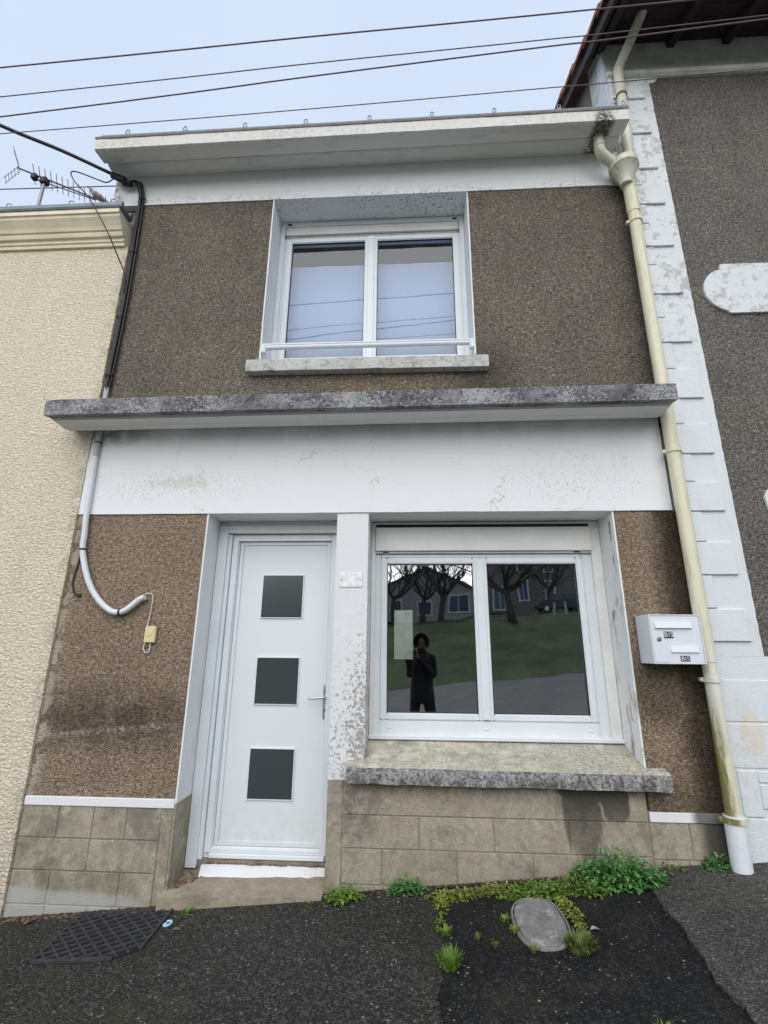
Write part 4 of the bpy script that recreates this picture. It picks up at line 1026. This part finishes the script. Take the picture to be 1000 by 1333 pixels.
b = B(); ol = [mp(0, 0), mp(.80, 0), mp(1, .16), mp(1, 1), mp(0, 1)]; va = [b.v(*p) for p in ol]; vb = [b.v(p.x, p.y, p.z + .002) for p in ol]
b.bm.faces.new(va[::-1]); b.bm.faces.new(vb)
for i in range(5): b.bm.faces.new((va[i], va[(i + 1) % 5], vb[(i + 1) % 5], vb[i]))
b.build('hole_shade_sheet', 'mat_hole_shade', RM)  # added dark sheet below the ribs, painting the shade in the holes

# ------------------------------------------------------------------ water-meter cover
MC = thing('meter_cover', (.655, -.455, G(.655, -.455)), 'grey oval concrete meter cover set in the dark asphalt among weeds', 'manhole cover')
def oval(b, a, c, z0, z1, a2=None, c2_=None, rot=rad(0)):
    n = 44; lo = []; hi = []
    for k in range(n):
        t = 2 * math.pi * k / n; cx = math.copysign(abs(math.cos(t)) ** .80, math.cos(t)); sy = math.copysign(abs(math.sin(t)) ** .80, math.sin(t))
        for L, aa, bb, zz in ((lo, a, c, z0), (hi, a2 or a, c2_ or c, z1)):
            x = aa * cx; y = bb * sy; X = .655 + x * math.cos(rot) + y * math.sin(rot); Y = -.455 - x * math.sin(rot) + y * math.cos(rot)
            L.append((X, Y, G(X, Y) + zz))
    return lo, hi
def rings(b, L):
    R = [[b.v(*p) for p in r] for r in L]
    for p, q in zip(R, R[1:]):
        for k in range(len(p)): b.bm.faces.new((p[k], p[(k + 1) % len(p)], q[(k + 1) % len(p)], q[k]))
    return R
b = B(); L = [oval(b, .140, .232, -.03, -.03)[0], oval(b, .138, .230, .008, .008)[0], oval(b, .134, .226, .014, .014)[0], oval(b, .127, .219, .013, .013)[0], oval(b, .125, .217, -.02, -.02)[0]]
rings(b, L); b.build('frame', 'lid_concrete', MC, smooth='auto')
b = B(); L = [oval(b, .1215, .2135, -.02, -.02)[0], oval(b, .1205, .2125, .010, .02)[0], oval(b, .114, .206, .016, .02)[0]]
R = rings(b, L); b.bm.faces.new(R[-1]); b.build('lid', 'lid_concrete', MC, smooth='auto')

# ------------------------------------------------------------------ weeds
def leaf(b, o, d, L, w, droop, fold=.25, lobes=False):
    """bent leaf of a few quads from o along d"""
    d = d.normalized(); side = d.cross(Vector((0, 0, 1)))
    if side.length < .05: side = Vector((1, 0, 0))
    side.normalize(); rows = []
    for k, ww in enumerate((.25, 1.0, .85, .12) if not lobes else (.2, .9, .55, 1.0, .1)):
        t = k / (3 if not lobes else 4); p = o + d * L * t + Vector((0, 0, -droop * L * t * t))
        q = side * w * .5 * ww; lift = Vector((0, 0, fold * w * ww * .5))
        rows.append((b.bm.verts.new(p - q + lift), b.bm.verts.new(p), b.bm.verts.new(p + q + lift)))
    for r0, r1 in zip(rows, rows[1:]):
        b.bm.faces.new((r0[0], r0[1], r1[1], r1[0])); b.bm.faces.new((r0[1], r0[2], r1[2], r1[1]))
WD = random.Random(11)
def weed(name, x, y, rx, ry, h, n, mat, label, L=(.02, .045), w=.45, rot=0.0, group='weeds along the wall foot', lobes=False, cat='weed', zoff=0.0):
    b = B()
    for i in range(n):
        a = WD.uniform(0, 2 * math.pi); r = math.sqrt(WD.random()); px = rx * r * math.cos(a); py = ry * r * math.sin(a)
        X = x + px * math.cos(rot) - py * math.sin(rot); Y = y + px * math.sin(rot) + py * math.cos(rot)
        if Y > -.006: Y = -.006 - abs(Y) * .2
        edge = 1 - .75 * r * r
        z = G(X, Y) + zoff + WD.random() ** 1.4 * h * edge * WD.uniform(.6, 1.25)
        el_ = WD.uniform(.0, 1.0); az_ = a + WD.uniform(-1.2, 1.2); ll = WD.uniform(*L)
        d = Vector((math.cos(az_) * math.cos(el_), math.sin(az_) * math.cos(el_) * .9 - .15, math.sin(el_)))
        leaf(b, Vector((X, Y, z)), d, ll, ll * w, WD.uniform(.1, .6), lobes=lobes)
        if i % 5 == 0:
            b.tube([(x + px * .5, min(y + py * .5, -.004), G(x, y)), (X, Y, z)], .0012, 3)
    return b.top(name, mat, label, cat, group)
def tuft(x, y, r, h, n, mat, label, group='grass tufts in the pavement joints', lean=.5):
    b = B()
    for i in range(n):
        a = WD.uniform(0, 2 * math.pi); q = math.sqrt(WD.random()) * r; X = x + q * math.cos(a) * .55; Y = y + q * math.sin(a) * .55
        if Y > -.01: Y = -.01
        hh = h * WD.uniform(.5, 1.1); ln = lean * WD.uniform(.2, 1.2)
        d = Vector((math.cos(a) * ln, math.sin(a) * ln, 1)); leaf(b, Vector((X, Y, G(X, Y) + .004)), d, hh, .006 + .003 * WD.random(), WD.uniform(.1, .7), .3)
    return b.top('grass_tuft', mat, label, 'grass', group)
weed('broadleaf_weed', -.42, -.085, .115, .055, .07, 190, 'leaf_bright', 'bright green low weed at the doorstep corner of the plinth', (.025, .05), .5, lobes=True)
weed('broadleaf_weed', -.04, -.05, .115, .05, .09, 210, 'leaf_deep', 'deep green rounded weed against the plinth, next along from the doorstep weed', (.02, .04), .6, lobes=True)
weed('broadleaf_weed', 1.20, -.115, .25, .10, .15, 1150, 'leaf_deep', 'big deep green leafy weed clump under the wet wall stain', (.025, .05), .5, rot=-.25, lobes=True)
weed('broadleaf_weed', 1.52, -.06, .10, .05, .05, 90, 'leaf_olive', 'small olive weed between the big clump and the downpipe', (.02, .04), .5, lobes=True)
weed('broadleaf_weed', 1.80, -.06, .085, .05, .09, 170, 'leaf_deep', 'green weed hugging the white foot of the downpipe', (.02, .045), .5, lobes=True)
weed('moss_strip', .22, -.14, .15, .05, .035, 260, 'leaf_yellow', 'yellowing creeping weed where the dark asphalt patch meets the plinth', (.012, .03), .55, cat='moss')
weed('moss_strip', .50, -.115, .13, .05, .04, 240, 'leaf_yellow', 'yellow-green creeping weed between plinth and meter cover', (.012, .03), .55, cat='moss')
weed('creeping_weed', .72, -.165, .17, .07, .06, 480, 'leaf_bright', 'bright creeping weed touching the back of the meter cover', (.018, .04), .5, lobes=True)
weed('creeping_weed', .93, -.13, .14, .07, .06, 380, 'leaf_olive', 'olive creeping weed between meter cover and big leafy clump', (.018, .038), .5, lobes=True)
weed('moss_strip', .835, -.36, .045, .17, .022, 230, 'leaf_yellow', 'yellow moss strip running down the uphill side of the meter cover', (.01, .024), .6, rot=.15, cat='moss')
weed('moss_strip', .155, -.22, .04, .10, .03, 150, 'leaf_yellow', 'yellow-green moss at the head of the asphalt joint', (.012, .028), .6, cat='moss', group='moss in the asphalt joint')
weed('moss_strip', .145, -.42, .03, .09, .02, 80, 'leaf_olive', 'thin olive moss midway down the asphalt joint', (.01, .022), .6, cat='moss', group='moss in the asphalt joint')
weed('moss_strip', .36, -.125, .13, .035, .03, 220, 'leaf_olive', 'olive-green moss hugging the plinth midway along the dark patch', (.012, .026), .55, cat='moss')
weed('creeping_weed', 1.02, -.20, .10, .05, .045, 170, 'leaf_bright', 'bright creeping weed spilling onto the dark patch from the big clump', (.018, .035), .5, lobes=True)
weed('moss_strip', .60, -.20, .10, .03, .025, 140, 'leaf_bright', 'fresh green moss lining the wall side of the meter cover', (.012, .026), .55, cat='moss')
tuft(.160, -.50, .05, .05, 70, 'leaf_bright', 'small grass tuft halfway along the joint beside the dark patch')
tuft(.165, -.755, .075, .085, 200, 'leaf_bright', 'fullest grass tuft standing in the joint beside the dark patch')
tuft(.785, -.690, .105, .085, 300, 'leaf_olive', 'bushy yellow-green grass tuft at the foot of the meter cover')
tuft(.48, -.42, .035, .04, 40, 'leaf_bright', 'small green sprig beside the meter cover, closer to the wall', 'sprigs round the meter cover')
tuft(.51, -.52, .035, .04, 40, 'leaf_bright', 'small green sprig beside the meter cover, further from the wall', 'sprigs round the meter cover')
tuft(.57, -.685, .04, .03, 40, 'leaf_olive', 'flat sprig just off the rounded foot of the meter cover', 'sprigs round the meter cover')
tuft(.40, -.63, .03, .035, 30, 'leaf_olive', 'lone sprig on the black patch downhill of the meter cover', 'sprigs round the meter cover')
tuft(.32, -.56, .025, .035, 26, 'leaf_olive', 'tiny sprig between the asphalt joint and the meter cover', 'sprigs round the meter cover')
tuft(-1.36, -.11, .06, .035, 55, 'leaf_bright', 'thin grass sprouting at the doorstep end by the rubber mat')
tuft(-.62, -.115, .05, .03, 30, 'leaf_olive', 'thin grass sprouting at the doorstep end by the plinth weed')
tuft(.93, -1.20, .06, .04, 50, 'leaf_olive', 'sparse tuft alone on the black patch below the meter cover')

# ------------------------------------------------------------------ litter and loose grit
def scatter(name, mat, n, fn, size, label=None, flat=.25, off=.008):
    b = B(); R_ = random.Random(len(name) * 7)
    for i in range(n):
        x, y = fn(R_); s_ = R_.uniform(*size); a = R_.uniform(0, 6.28); z = G(x, y) + off
        p = []
        for k in range(5):
            t = a + k * 1.2566; r = s_ * R_.uniform(.6, 1.1); p.append((x + r * math.cos(t), y + r * math.sin(t) * .8, z + R_.uniform(0, s_ * flat)))
        v = [b.v(*q) for q in p]; tp = b.v(x, y, z + s_ * flat * 1.6)
        for k in range(5): b.bm.faces.new((v[k], v[(k + 1) % 5], tp))
    return tag(b.build(name, mat), label, kind='stuff')
scatter('leaf_litter', 'litter_brown', 420, lambda r: ((r.uniform(-2.55, -1.55), -abs(r.gauss(0, .03)) - .016) if r.random() < .8 else (r.uniform(-.5, 1.1), -abs(r.gauss(0, .06)) - .02)), (.006, .016), 'dry brown leaf crumbs along the wall foot')
scatter('pale_grit', 'gravel_pale', 300, lambda r: (r.uniform(-2.4, 2.2), -.05 - 1.3 * r.random() ** 1.1), (.002, .005), 'pale loose grit on the asphalt', .5)
plain('soil_dark', (.045, .034, .024), .95, var=.5, sc=60)
scatter('soil_crumbs', 'soil_dark', 1500, lambda r: ((r.uniform(-2.58, -1.6) if r.random() < .25 else r.uniform(-.55, 2.3)), -.012 - abs(r.gauss(0, .028))), (.004, .013), 'dark soil crumbs washed along the wall foot', .45)
b = B(); R_ = random.Random(5)     # crumbs swept into the corner of the doorstep
for i in range(150):
    t = R_.random(); x = -1.54 + .16 * R_.random() * (.3 + t) if i % 3 else R_.uniform(-1.43, -.6); y = .02 + .17 * t if i % 3 else R_.uniform(.236, .250); z = .036 + .12 * (y + .07) + .003 if i % 3 else .108; s_ = R_.uniform(.005, .012); a = R_.uniform(0, 6.28)
    v = [b.v(x + s_ * math.cos(a + k * 2.09), y + s_ * math.sin(a + k * 2.09), z + R_.uniform(0, .008)) for k in range(3)]; tp = b.v(x, y, z + .008)
    for k in range(3): b.bm.faces.new((v[k], v[(k + 1) % 3], tp))
tag(b.build('leaf_litter', 'litter_brown'), 'dry brown leaf crumbs in the corner of the doorstep', kind='stuff')
def loop_clip():
    pts = [(-1.435, -.21), (-1.415, -.205), (-1.40, -.22), (-1.405, -.245), (-1.425, -.255), (-1.438, -.24), (-1.425, -.232)]
    return B().tube([(x, y, G(x, y) + .016) for x, y in pts], .007, 6, smoothpath=3).top('plastic_clip', 'cyan_plastic', 'pale blue plastic loop dropped beside the rubber mat', 'litter', smooth=True)
loop_clip()
for x, y, a, s_, lab in ((-1.36, -.30, .4, .03, 'curled brown leaf on asphalt just past the blue clip'), (-2.36, -.12, 1.2, .035, 'tan dead leaf on asphalt between the mat and the cream house'), (.30, -.10, 2.0, .02, 'orange-brown leaf at the plinth foot by the yellowing weed'), (.88, -.56, .2, .03, 'pale flat leaf at the end of the moss strip')):
    b = B(); leaf(b, Vector((x, y, G(x, y) + .012)), Vector((math.cos(a), math.sin(a), .05)), s_ * 1.6, s_, .15, .6)
    b.top('fallen_leaf', 'litter_brown' if 'pale' not in lab else 'gravel_pale', lab, 'leaf', 'dead leaves on the pavement')

# ------------------------------------------------------------------ across the street (seen in the window glass)
def bare_tree(x, y, h, label, seed, lean=0.0):
    R_ = random.Random(seed); z0 = G(x, y) - .25
    t = thing('bare_tree', (x, y, z0), label, 'tree', 'bare trees across the street')
    tr = B(); top = Vector((x + lean, y, z0 + h * .27)); tr.tube([(x, y, z0), (x + lean * .3, y, z0 + h * .08), (x + lean * .7, y, z0 + h * .18), tuple(top)], [h * .034, h * .027, h * .024, h * .022], 10); tr.build('trunk', 'bark', t, smooth=True)
    cr = B()
    def grow(p, d, L, r, lev):
        n = 3; pts = [p]; q = p.copy(); dd = d.copy()
        for k in range(n):
            dd = (dd + Vector((R_.uniform(-.3, .3), R_.uniform(-.3, .3), R_.uniform(-.05, .22)))).normalized(); q = q + dd * L / n; pts.append(q.copy())
        cr.tube(pts, [r * (1 - .45 * k / n) for k in range(n + 1)], 5 if lev < 2 else 3, caps=False)
        if lev < 4:
            for k in range(3 if lev < 3 else 2):
                o = pts[R_.choice((1, 2, 3))] if k else pts[-1]
                nd = (dd + Vector((R_.uniform(-.9, .9), R_.uniform(-.9, .9), R_.uniform(-.2, .6)))).normalized(); grow(o, nd, L * R_.uniform(.55, .8), r * .52, lev + 1)
    for k in range(8):
        a = k * .79 + R_.uniform(-.3, .3); grow(top - Vector((0, 0, R_.uniform(0, h * .06))), Vector((math.cos(a), math.sin(a), R_.uniform(.25, 1.2))).normalized(), h * .26, h * .013, 0)
    cr.build('crown', 'bark', t)
bare_tree(2.3, -34.5, 9.0, 'bare tree beside the path opposite, in front of the grey gabled house', 1, .3)
bare_tree(6.9, -30.4, 9.5, 'thick bare tree standing on the lawn opposite', 2, -.2)
bare_tree(-1.5, -38.0, 9.5, 'bare tree opposite at the far end of the grey gabled house', 3)
bare_tree(0.9, -37.0, 8.5, 'bare tree opposite between two others before the grey house', 4, .2)
bare_tree(12.5, -41.0, 9.0, 'bare tree opposite beside the stone house', 6)
def gable_house(name, x0, x1, y, h, ph, mat, label, wins, doors):
    z = G((x0 + x1) / 2, y) - .3; t = thing(name, ((x0 + x1) / 2, y, z), label, 'house', 'houses across the street'); w = x1 - x0
    b = B(); pts = [(x0, z), (x1, z), (x1, z + h), ((x0 + x1) / 2, z + h + ph), (x0, z + h)]; b.plate(pts, y - 8, y); b.build('wall', mat, t)
    cx = (x0 + x1) / 2
    for s_, xe in ((-1, x0 - .3), (1, x1 + .3)):
        ze = z + h - .3 * ph / (w / 2)
        B().hexa([(cx, y + .3, z + h + ph + .02), (xe, y + .3, ze + .02), (cx, y - 8.3, z + h + ph + .02), (xe, y - 8.3, ze + .02), (cx, y + .3, z + h + ph + .2), (xe, y + .3, ze + .2), (cx, y - 8.3, z + h + ph + .2), (xe, y - 8.3, ze + .2)]).build('roof', 'slate', t)
    for xx, zz, ww, hh in wins:
        f = frame4(B(), xx - ww / 2 - .12, xx + ww / 2 + .12, z + zz - .12, z + zz + hh + .12, .14, y - .02, y + .07).build('window', 'white_trim', t)
        B().box(xx - ww / 2, xx + ww / 2, y + .005, y + .03, z + zz, z + zz + hh).build('pane', 'blue_pane', f)
        B().box(xx - .03, xx + .03, y + .031, y + .05, z + zz, z + zz + hh).build('mullion', 'white_trim', f)
    return t
gable_house('gabled_house', -3.2, 6.2, -41.5, 2.9, 2.1, 'grey_house', 'grey rendered house with a low gable across the street', [(4.4, 1.0, 1.7, 1.5), (1.2, .7, 1.1, 1.2), (-1.4, 1.0, .9, 1.0)], [])
gable_house('stone_house', 7.6, 20.0, -44.0, 5.6, 2.4, 'stone_house', 'darker stone house with white window surrounds across the street', [(10.9, 1.4, .9, 1.7), (8.6, .4, 1.0, 2.2), (13.5, 1.4, .9, 1.7), (16.5, 1.4, .9, 1.7), (10.9, 4.0, .9, 1.3), (13.5, 4.0, .9, 1.3)], [])
gable_house('long_house', -19.0, -5.2, -43.5, 3.4, 2.6, 'grey_house', 'long pale house with four windows across the street, past the gabled one', [(-7.5, 1.0, 1.2, 1.3), (-10.5, 1.0, 1.2, 1.3), (-13.5, 1.0, 1.2, 1.3), (-16.5, 1.0, 1.2, 1.3)], [])
bare_tree(-6.5, -37.0, 9.0, 'bare tree opposite in front of the long pale house', 8, .2)
for x, y, lab in ((10.2, -31.3, 'pale timber post on the bank opposite, nearer the thick bare tree'), (11.0, -31.3, 'pale timber post on the bank opposite, further from the thick bare tree')):
    z = G(x, y) - .16; B().lathe((x, y, z), [(.09, -.1), (.09, .85), (.05, .95)], 10).top('post', 'post_pale', lab, 'post', 'posts on the bank')
# parked car
cx, cy = 12.4, -37.5; cz = G(cx, cy) - .16
CAR = thing('parked_car', (cx, cy, cz), 'dark hatchback parked across the street before the stone house', 'car')
side = [(-2.0, .32), (-2.05, .62), (-1.9, .86), (-1.15, .98), (-.55, 1.42), (.85, 1.47), (1.55, 1.12), (1.92, .98), (2.0, .6), (1.95, .32)]
b = B(); Rr = []
for yy, sc in ((-.80, .0), (-.74, 1), (.74, 1), (.80, .0)):
    Rr.append([b.v(cx + x, cy + yy * (1 if z < .95 else .86), cz + (z if sc else min(z, .95) - .02)) for x, z in side])
for p, q in zip(Rr, Rr[1:]):
    for k in range(len(side)): b.bm.faces.new((p[k], p[(k + 1) % len(side)], q[(k + 1) % len(side)], q[k]))
b.bm.faces.new(Rr[0]); b.bm.faces.new(Rr[-1][::-1]); b.build('body', 'car_dark', CAR, .04, 2, smooth='auto')
for s_ in (-1, 1):
    B().plate([(cx - .95, cz + 1.0), (cx - .48, cz + 1.37), (cx + .15, cz + 1.40), (cx + .15, cz + 1.0)], cy + s_ * .655, cy + s_ * .70).build('side_window', 'blue_pane', CAR)
    B().plate([(cx + .22, cz + 1.0), (cx + .22, cz + 1.40), (cx + .8, cz + 1.41), (cx + 1.35, cz + 1.1), (cx + 1.35, cz + 1.0)], cy + s_ * .655, cy + s_ * .70).build('side_window', 'blue_pane', CAR)
    for x in (-1.3, 1.25):
        w_ = B().lathe((cx + x, cy + s_ * .72, cz + .31), [(.20, -.1), (.31, -.09), (.31, .09), (.20, .1)], 20, 'Y').build('wheel', 'rubber', CAR)
        B().lathe((cx + x, cy + s_ * .72, cz + .31), [(.19, -.105), (.19, .105)], 16, 'Y').build('rim', 'aluminium', w_)
    B().box(cx - 2.02, cx - 1.9, cy + s_ * .6 - .14, cy + s_ * .6 + .14, cz + .62, cz + .75).build('headlight', 'white_trim', CAR, .02)
    B().box(cx + 1.9, cx + 1.985, cy + s_ * .62 - .1, cy + s_ * .62 + .1, cz + .66, cz + .88).build('tail_light', 'tile_terracotta', CAR, .02)

# ------------------------------------------------------------------ the photographer (seen in the window glass)
px, py = .16, -3.93; pz = G(px, py) - .10
PE = thing('person', (px, py, pz), 'person in black hooded coat and dark trousers standing in the street taking a picture', 'person')
J = {}; V = []; Ed = []; Ra = []
def jt(n, p, r, prev=None):
    J[n] = len(V); V.append((px + p[0], py + p[1], pz + p[2])); Ra.append(r if isinstance(r, tuple) else (r, r))
    if prev: Ed.append((J[prev], J[n]))
jt('pelvis', (0, 0, .98), (.17, .125)); jt('waist', (0, .01, 1.12), (.16, .115), 'pelvis'); jt('chest', (0, .015, 1.32), (.155, .13), 'waist'); jt('upper', (0, .0, 1.46), (.14, .10), 'chest')
jt('neck', (0, .01, 1.56), .062, 'upper'); jt('jaw', (0, .045, 1.63), (.068, .085), 'neck'); jt('head', (0, .03, 1.72), (.080, .098), 'jaw'); jt('crown', (0, .015, 1.80), (.055, .07), 'head')
jt('nose', (0, .135, 1.685), .014, 'head')
for s_, n in ((-1, 'l'), (1, 'r')):
    jt('sh' + n, (s_ * .155, 0, 1.45), .075, 'upper'); jt('ua' + n, (s_ * .18, .03, 1.33), .062, 'sh' + n); jt('el' + n, (s_ * .185, .15, 1.19), .054, 'ua' + n)
    hx = -.16 + s_ * .055; jt('fa' + n, ((s_ * .185 + hx) / 2, .21, 1.34), .046, 'el' + n); jt('wr' + n, (hx + s_ * .03, .285, 1.47), .030, 'fa' + n); jt('pm' + n, (hx + s_ * .02, .31, 1.52), (.034, .020), 'wr' + n)
    for k in range(4):
        jt('f%d%s' % (k, n), (hx + s_ * .012, .325, 1.575 - k * .022), .009, 'pm' + n); jt('g%d%s' % (k, n), (hx - s_ * .012, .338, 1.585 - k * .022), .008, 'f%d%s' % (k, n))
    jt('t0' + n, (hx + s_ * .0, .315, 1.535), .010, 'pm' + n); jt('t1' + n, (hx - s_ * .018, .325, 1.555), .009, 't0' + n)
    jt('hip' + n, (s_ * .095, 0, .90), (.105, .11), 'pelvis'); jt('th' + n, (s_ * .12, .02, .70), .088, 'hip' + n); jt('kn' + n, (s_ * .14, .035, .50), .062, 'th' + n); jt('cf' + n, (s_ * .15, .0, .32), .058, 'kn' + n)
    jt('an' + n, (s_ * .155, -.02, .10), .042, 'cf' + n); jt('he' + n, (s_ * .157, -.01, .045), .045, 'an' + n); jt('to' + n, (s_ * .175, .17, .035), .036, 'he' + n)
me = bpy.data.meshes.new('body'); me.from_pydata(V, Ed, []); bo = bpy.data.objects.new('body', me); link(bo, PE)
sk = bo.modifiers.new('skin', 'SKIN'); sk.use_smooth_shade = True
for i, sv in enumerate(me.skin_vertices[0].data): sv.radius = Ra[i]; sv.use_root = (i == 0)
bo.modifiers.new('sub', 'SUBSURF').render_levels = 2; bo.modifiers['sub'].levels = 2
dg = bpy.context.evaluated_depsgraph_get(); nm = bpy.data.meshes.new_from_object(bo.evaluated_get(dg)); bo.modifiers.clear(); bo.data = nm
nm.materials.clear()
for k in ('coat_black', 'trousers_dark', 'skin_tone', 'rubber'): nm.materials.append(M[k])
for p in nm.polygons:
    c = p.center - Vector((px, py, pz)); p.use_smooth = True
    p.material_index = 3 if c.z < .09 else 1 if c.z < .82 else 2 if (c.z > 1.60 and abs(c.x) < .12 and .06 < c.y < .2) or (c.y > .275 and c.z > 1.45) else 0
b = B(); Rr = []
for k in range(9):              # hood: open at the front
    t = k / 8; ring = []
    for i in range(15):
        a = rad(-40 + 260 * i / 14)
        yy = .135 - .275 * t; rr = math.sqrt(max(.02, 1 - (t * .93) ** 2.6)); ring.append(b.v(px + .128 * rr * math.cos(a), py + yy, pz + 1.70 + .148 * rr * math.sin(a)))
    Rr.append(ring)
for p, q in zip(Rr, Rr[1:]):
    for i in range(14): b.bm.faces.new((p[i], p[i + 1], q[i + 1], q[i]))
hood = b.build('hood', 'coat_black', PE, smooth=True); sm = hood.modifiers.new('thick', 'SOLIDIFY'); sm.thickness = .012
b = B(); Rr = []
for zz, ax_, ay_ in ((1.52, .12, .12), (1.44, .165, .15), (1.3, .172, .165), (1.1, .165, .15), (.95, .172, .16), (.80, .178, .165)):
    Rr.append([b.v(px + ax_ * math.cos(2 * math.pi * k / 24), py + .01 + ay_ * math.sin(2 * math.pi * k / 24), pz + zz) for k in range(24)])
for p, q in zip(Rr, Rr[1:]):
    for k in range(24): b.bm.faces.new((p[k], p[(k + 1) % 24], q[(k + 1) % 24], q[k]))
ct = b.build('coat', 'coat_black', PE, smooth=True); ct.modifiers.new('thick', 'SOLIDIFY').thickness = .01
B().box(-.075, .075, -3.575, -3.566, 1.445, 1.522).top('phone', 'phone_black', 'black phone held up by the person in the street', 'phone', bevel=.003)
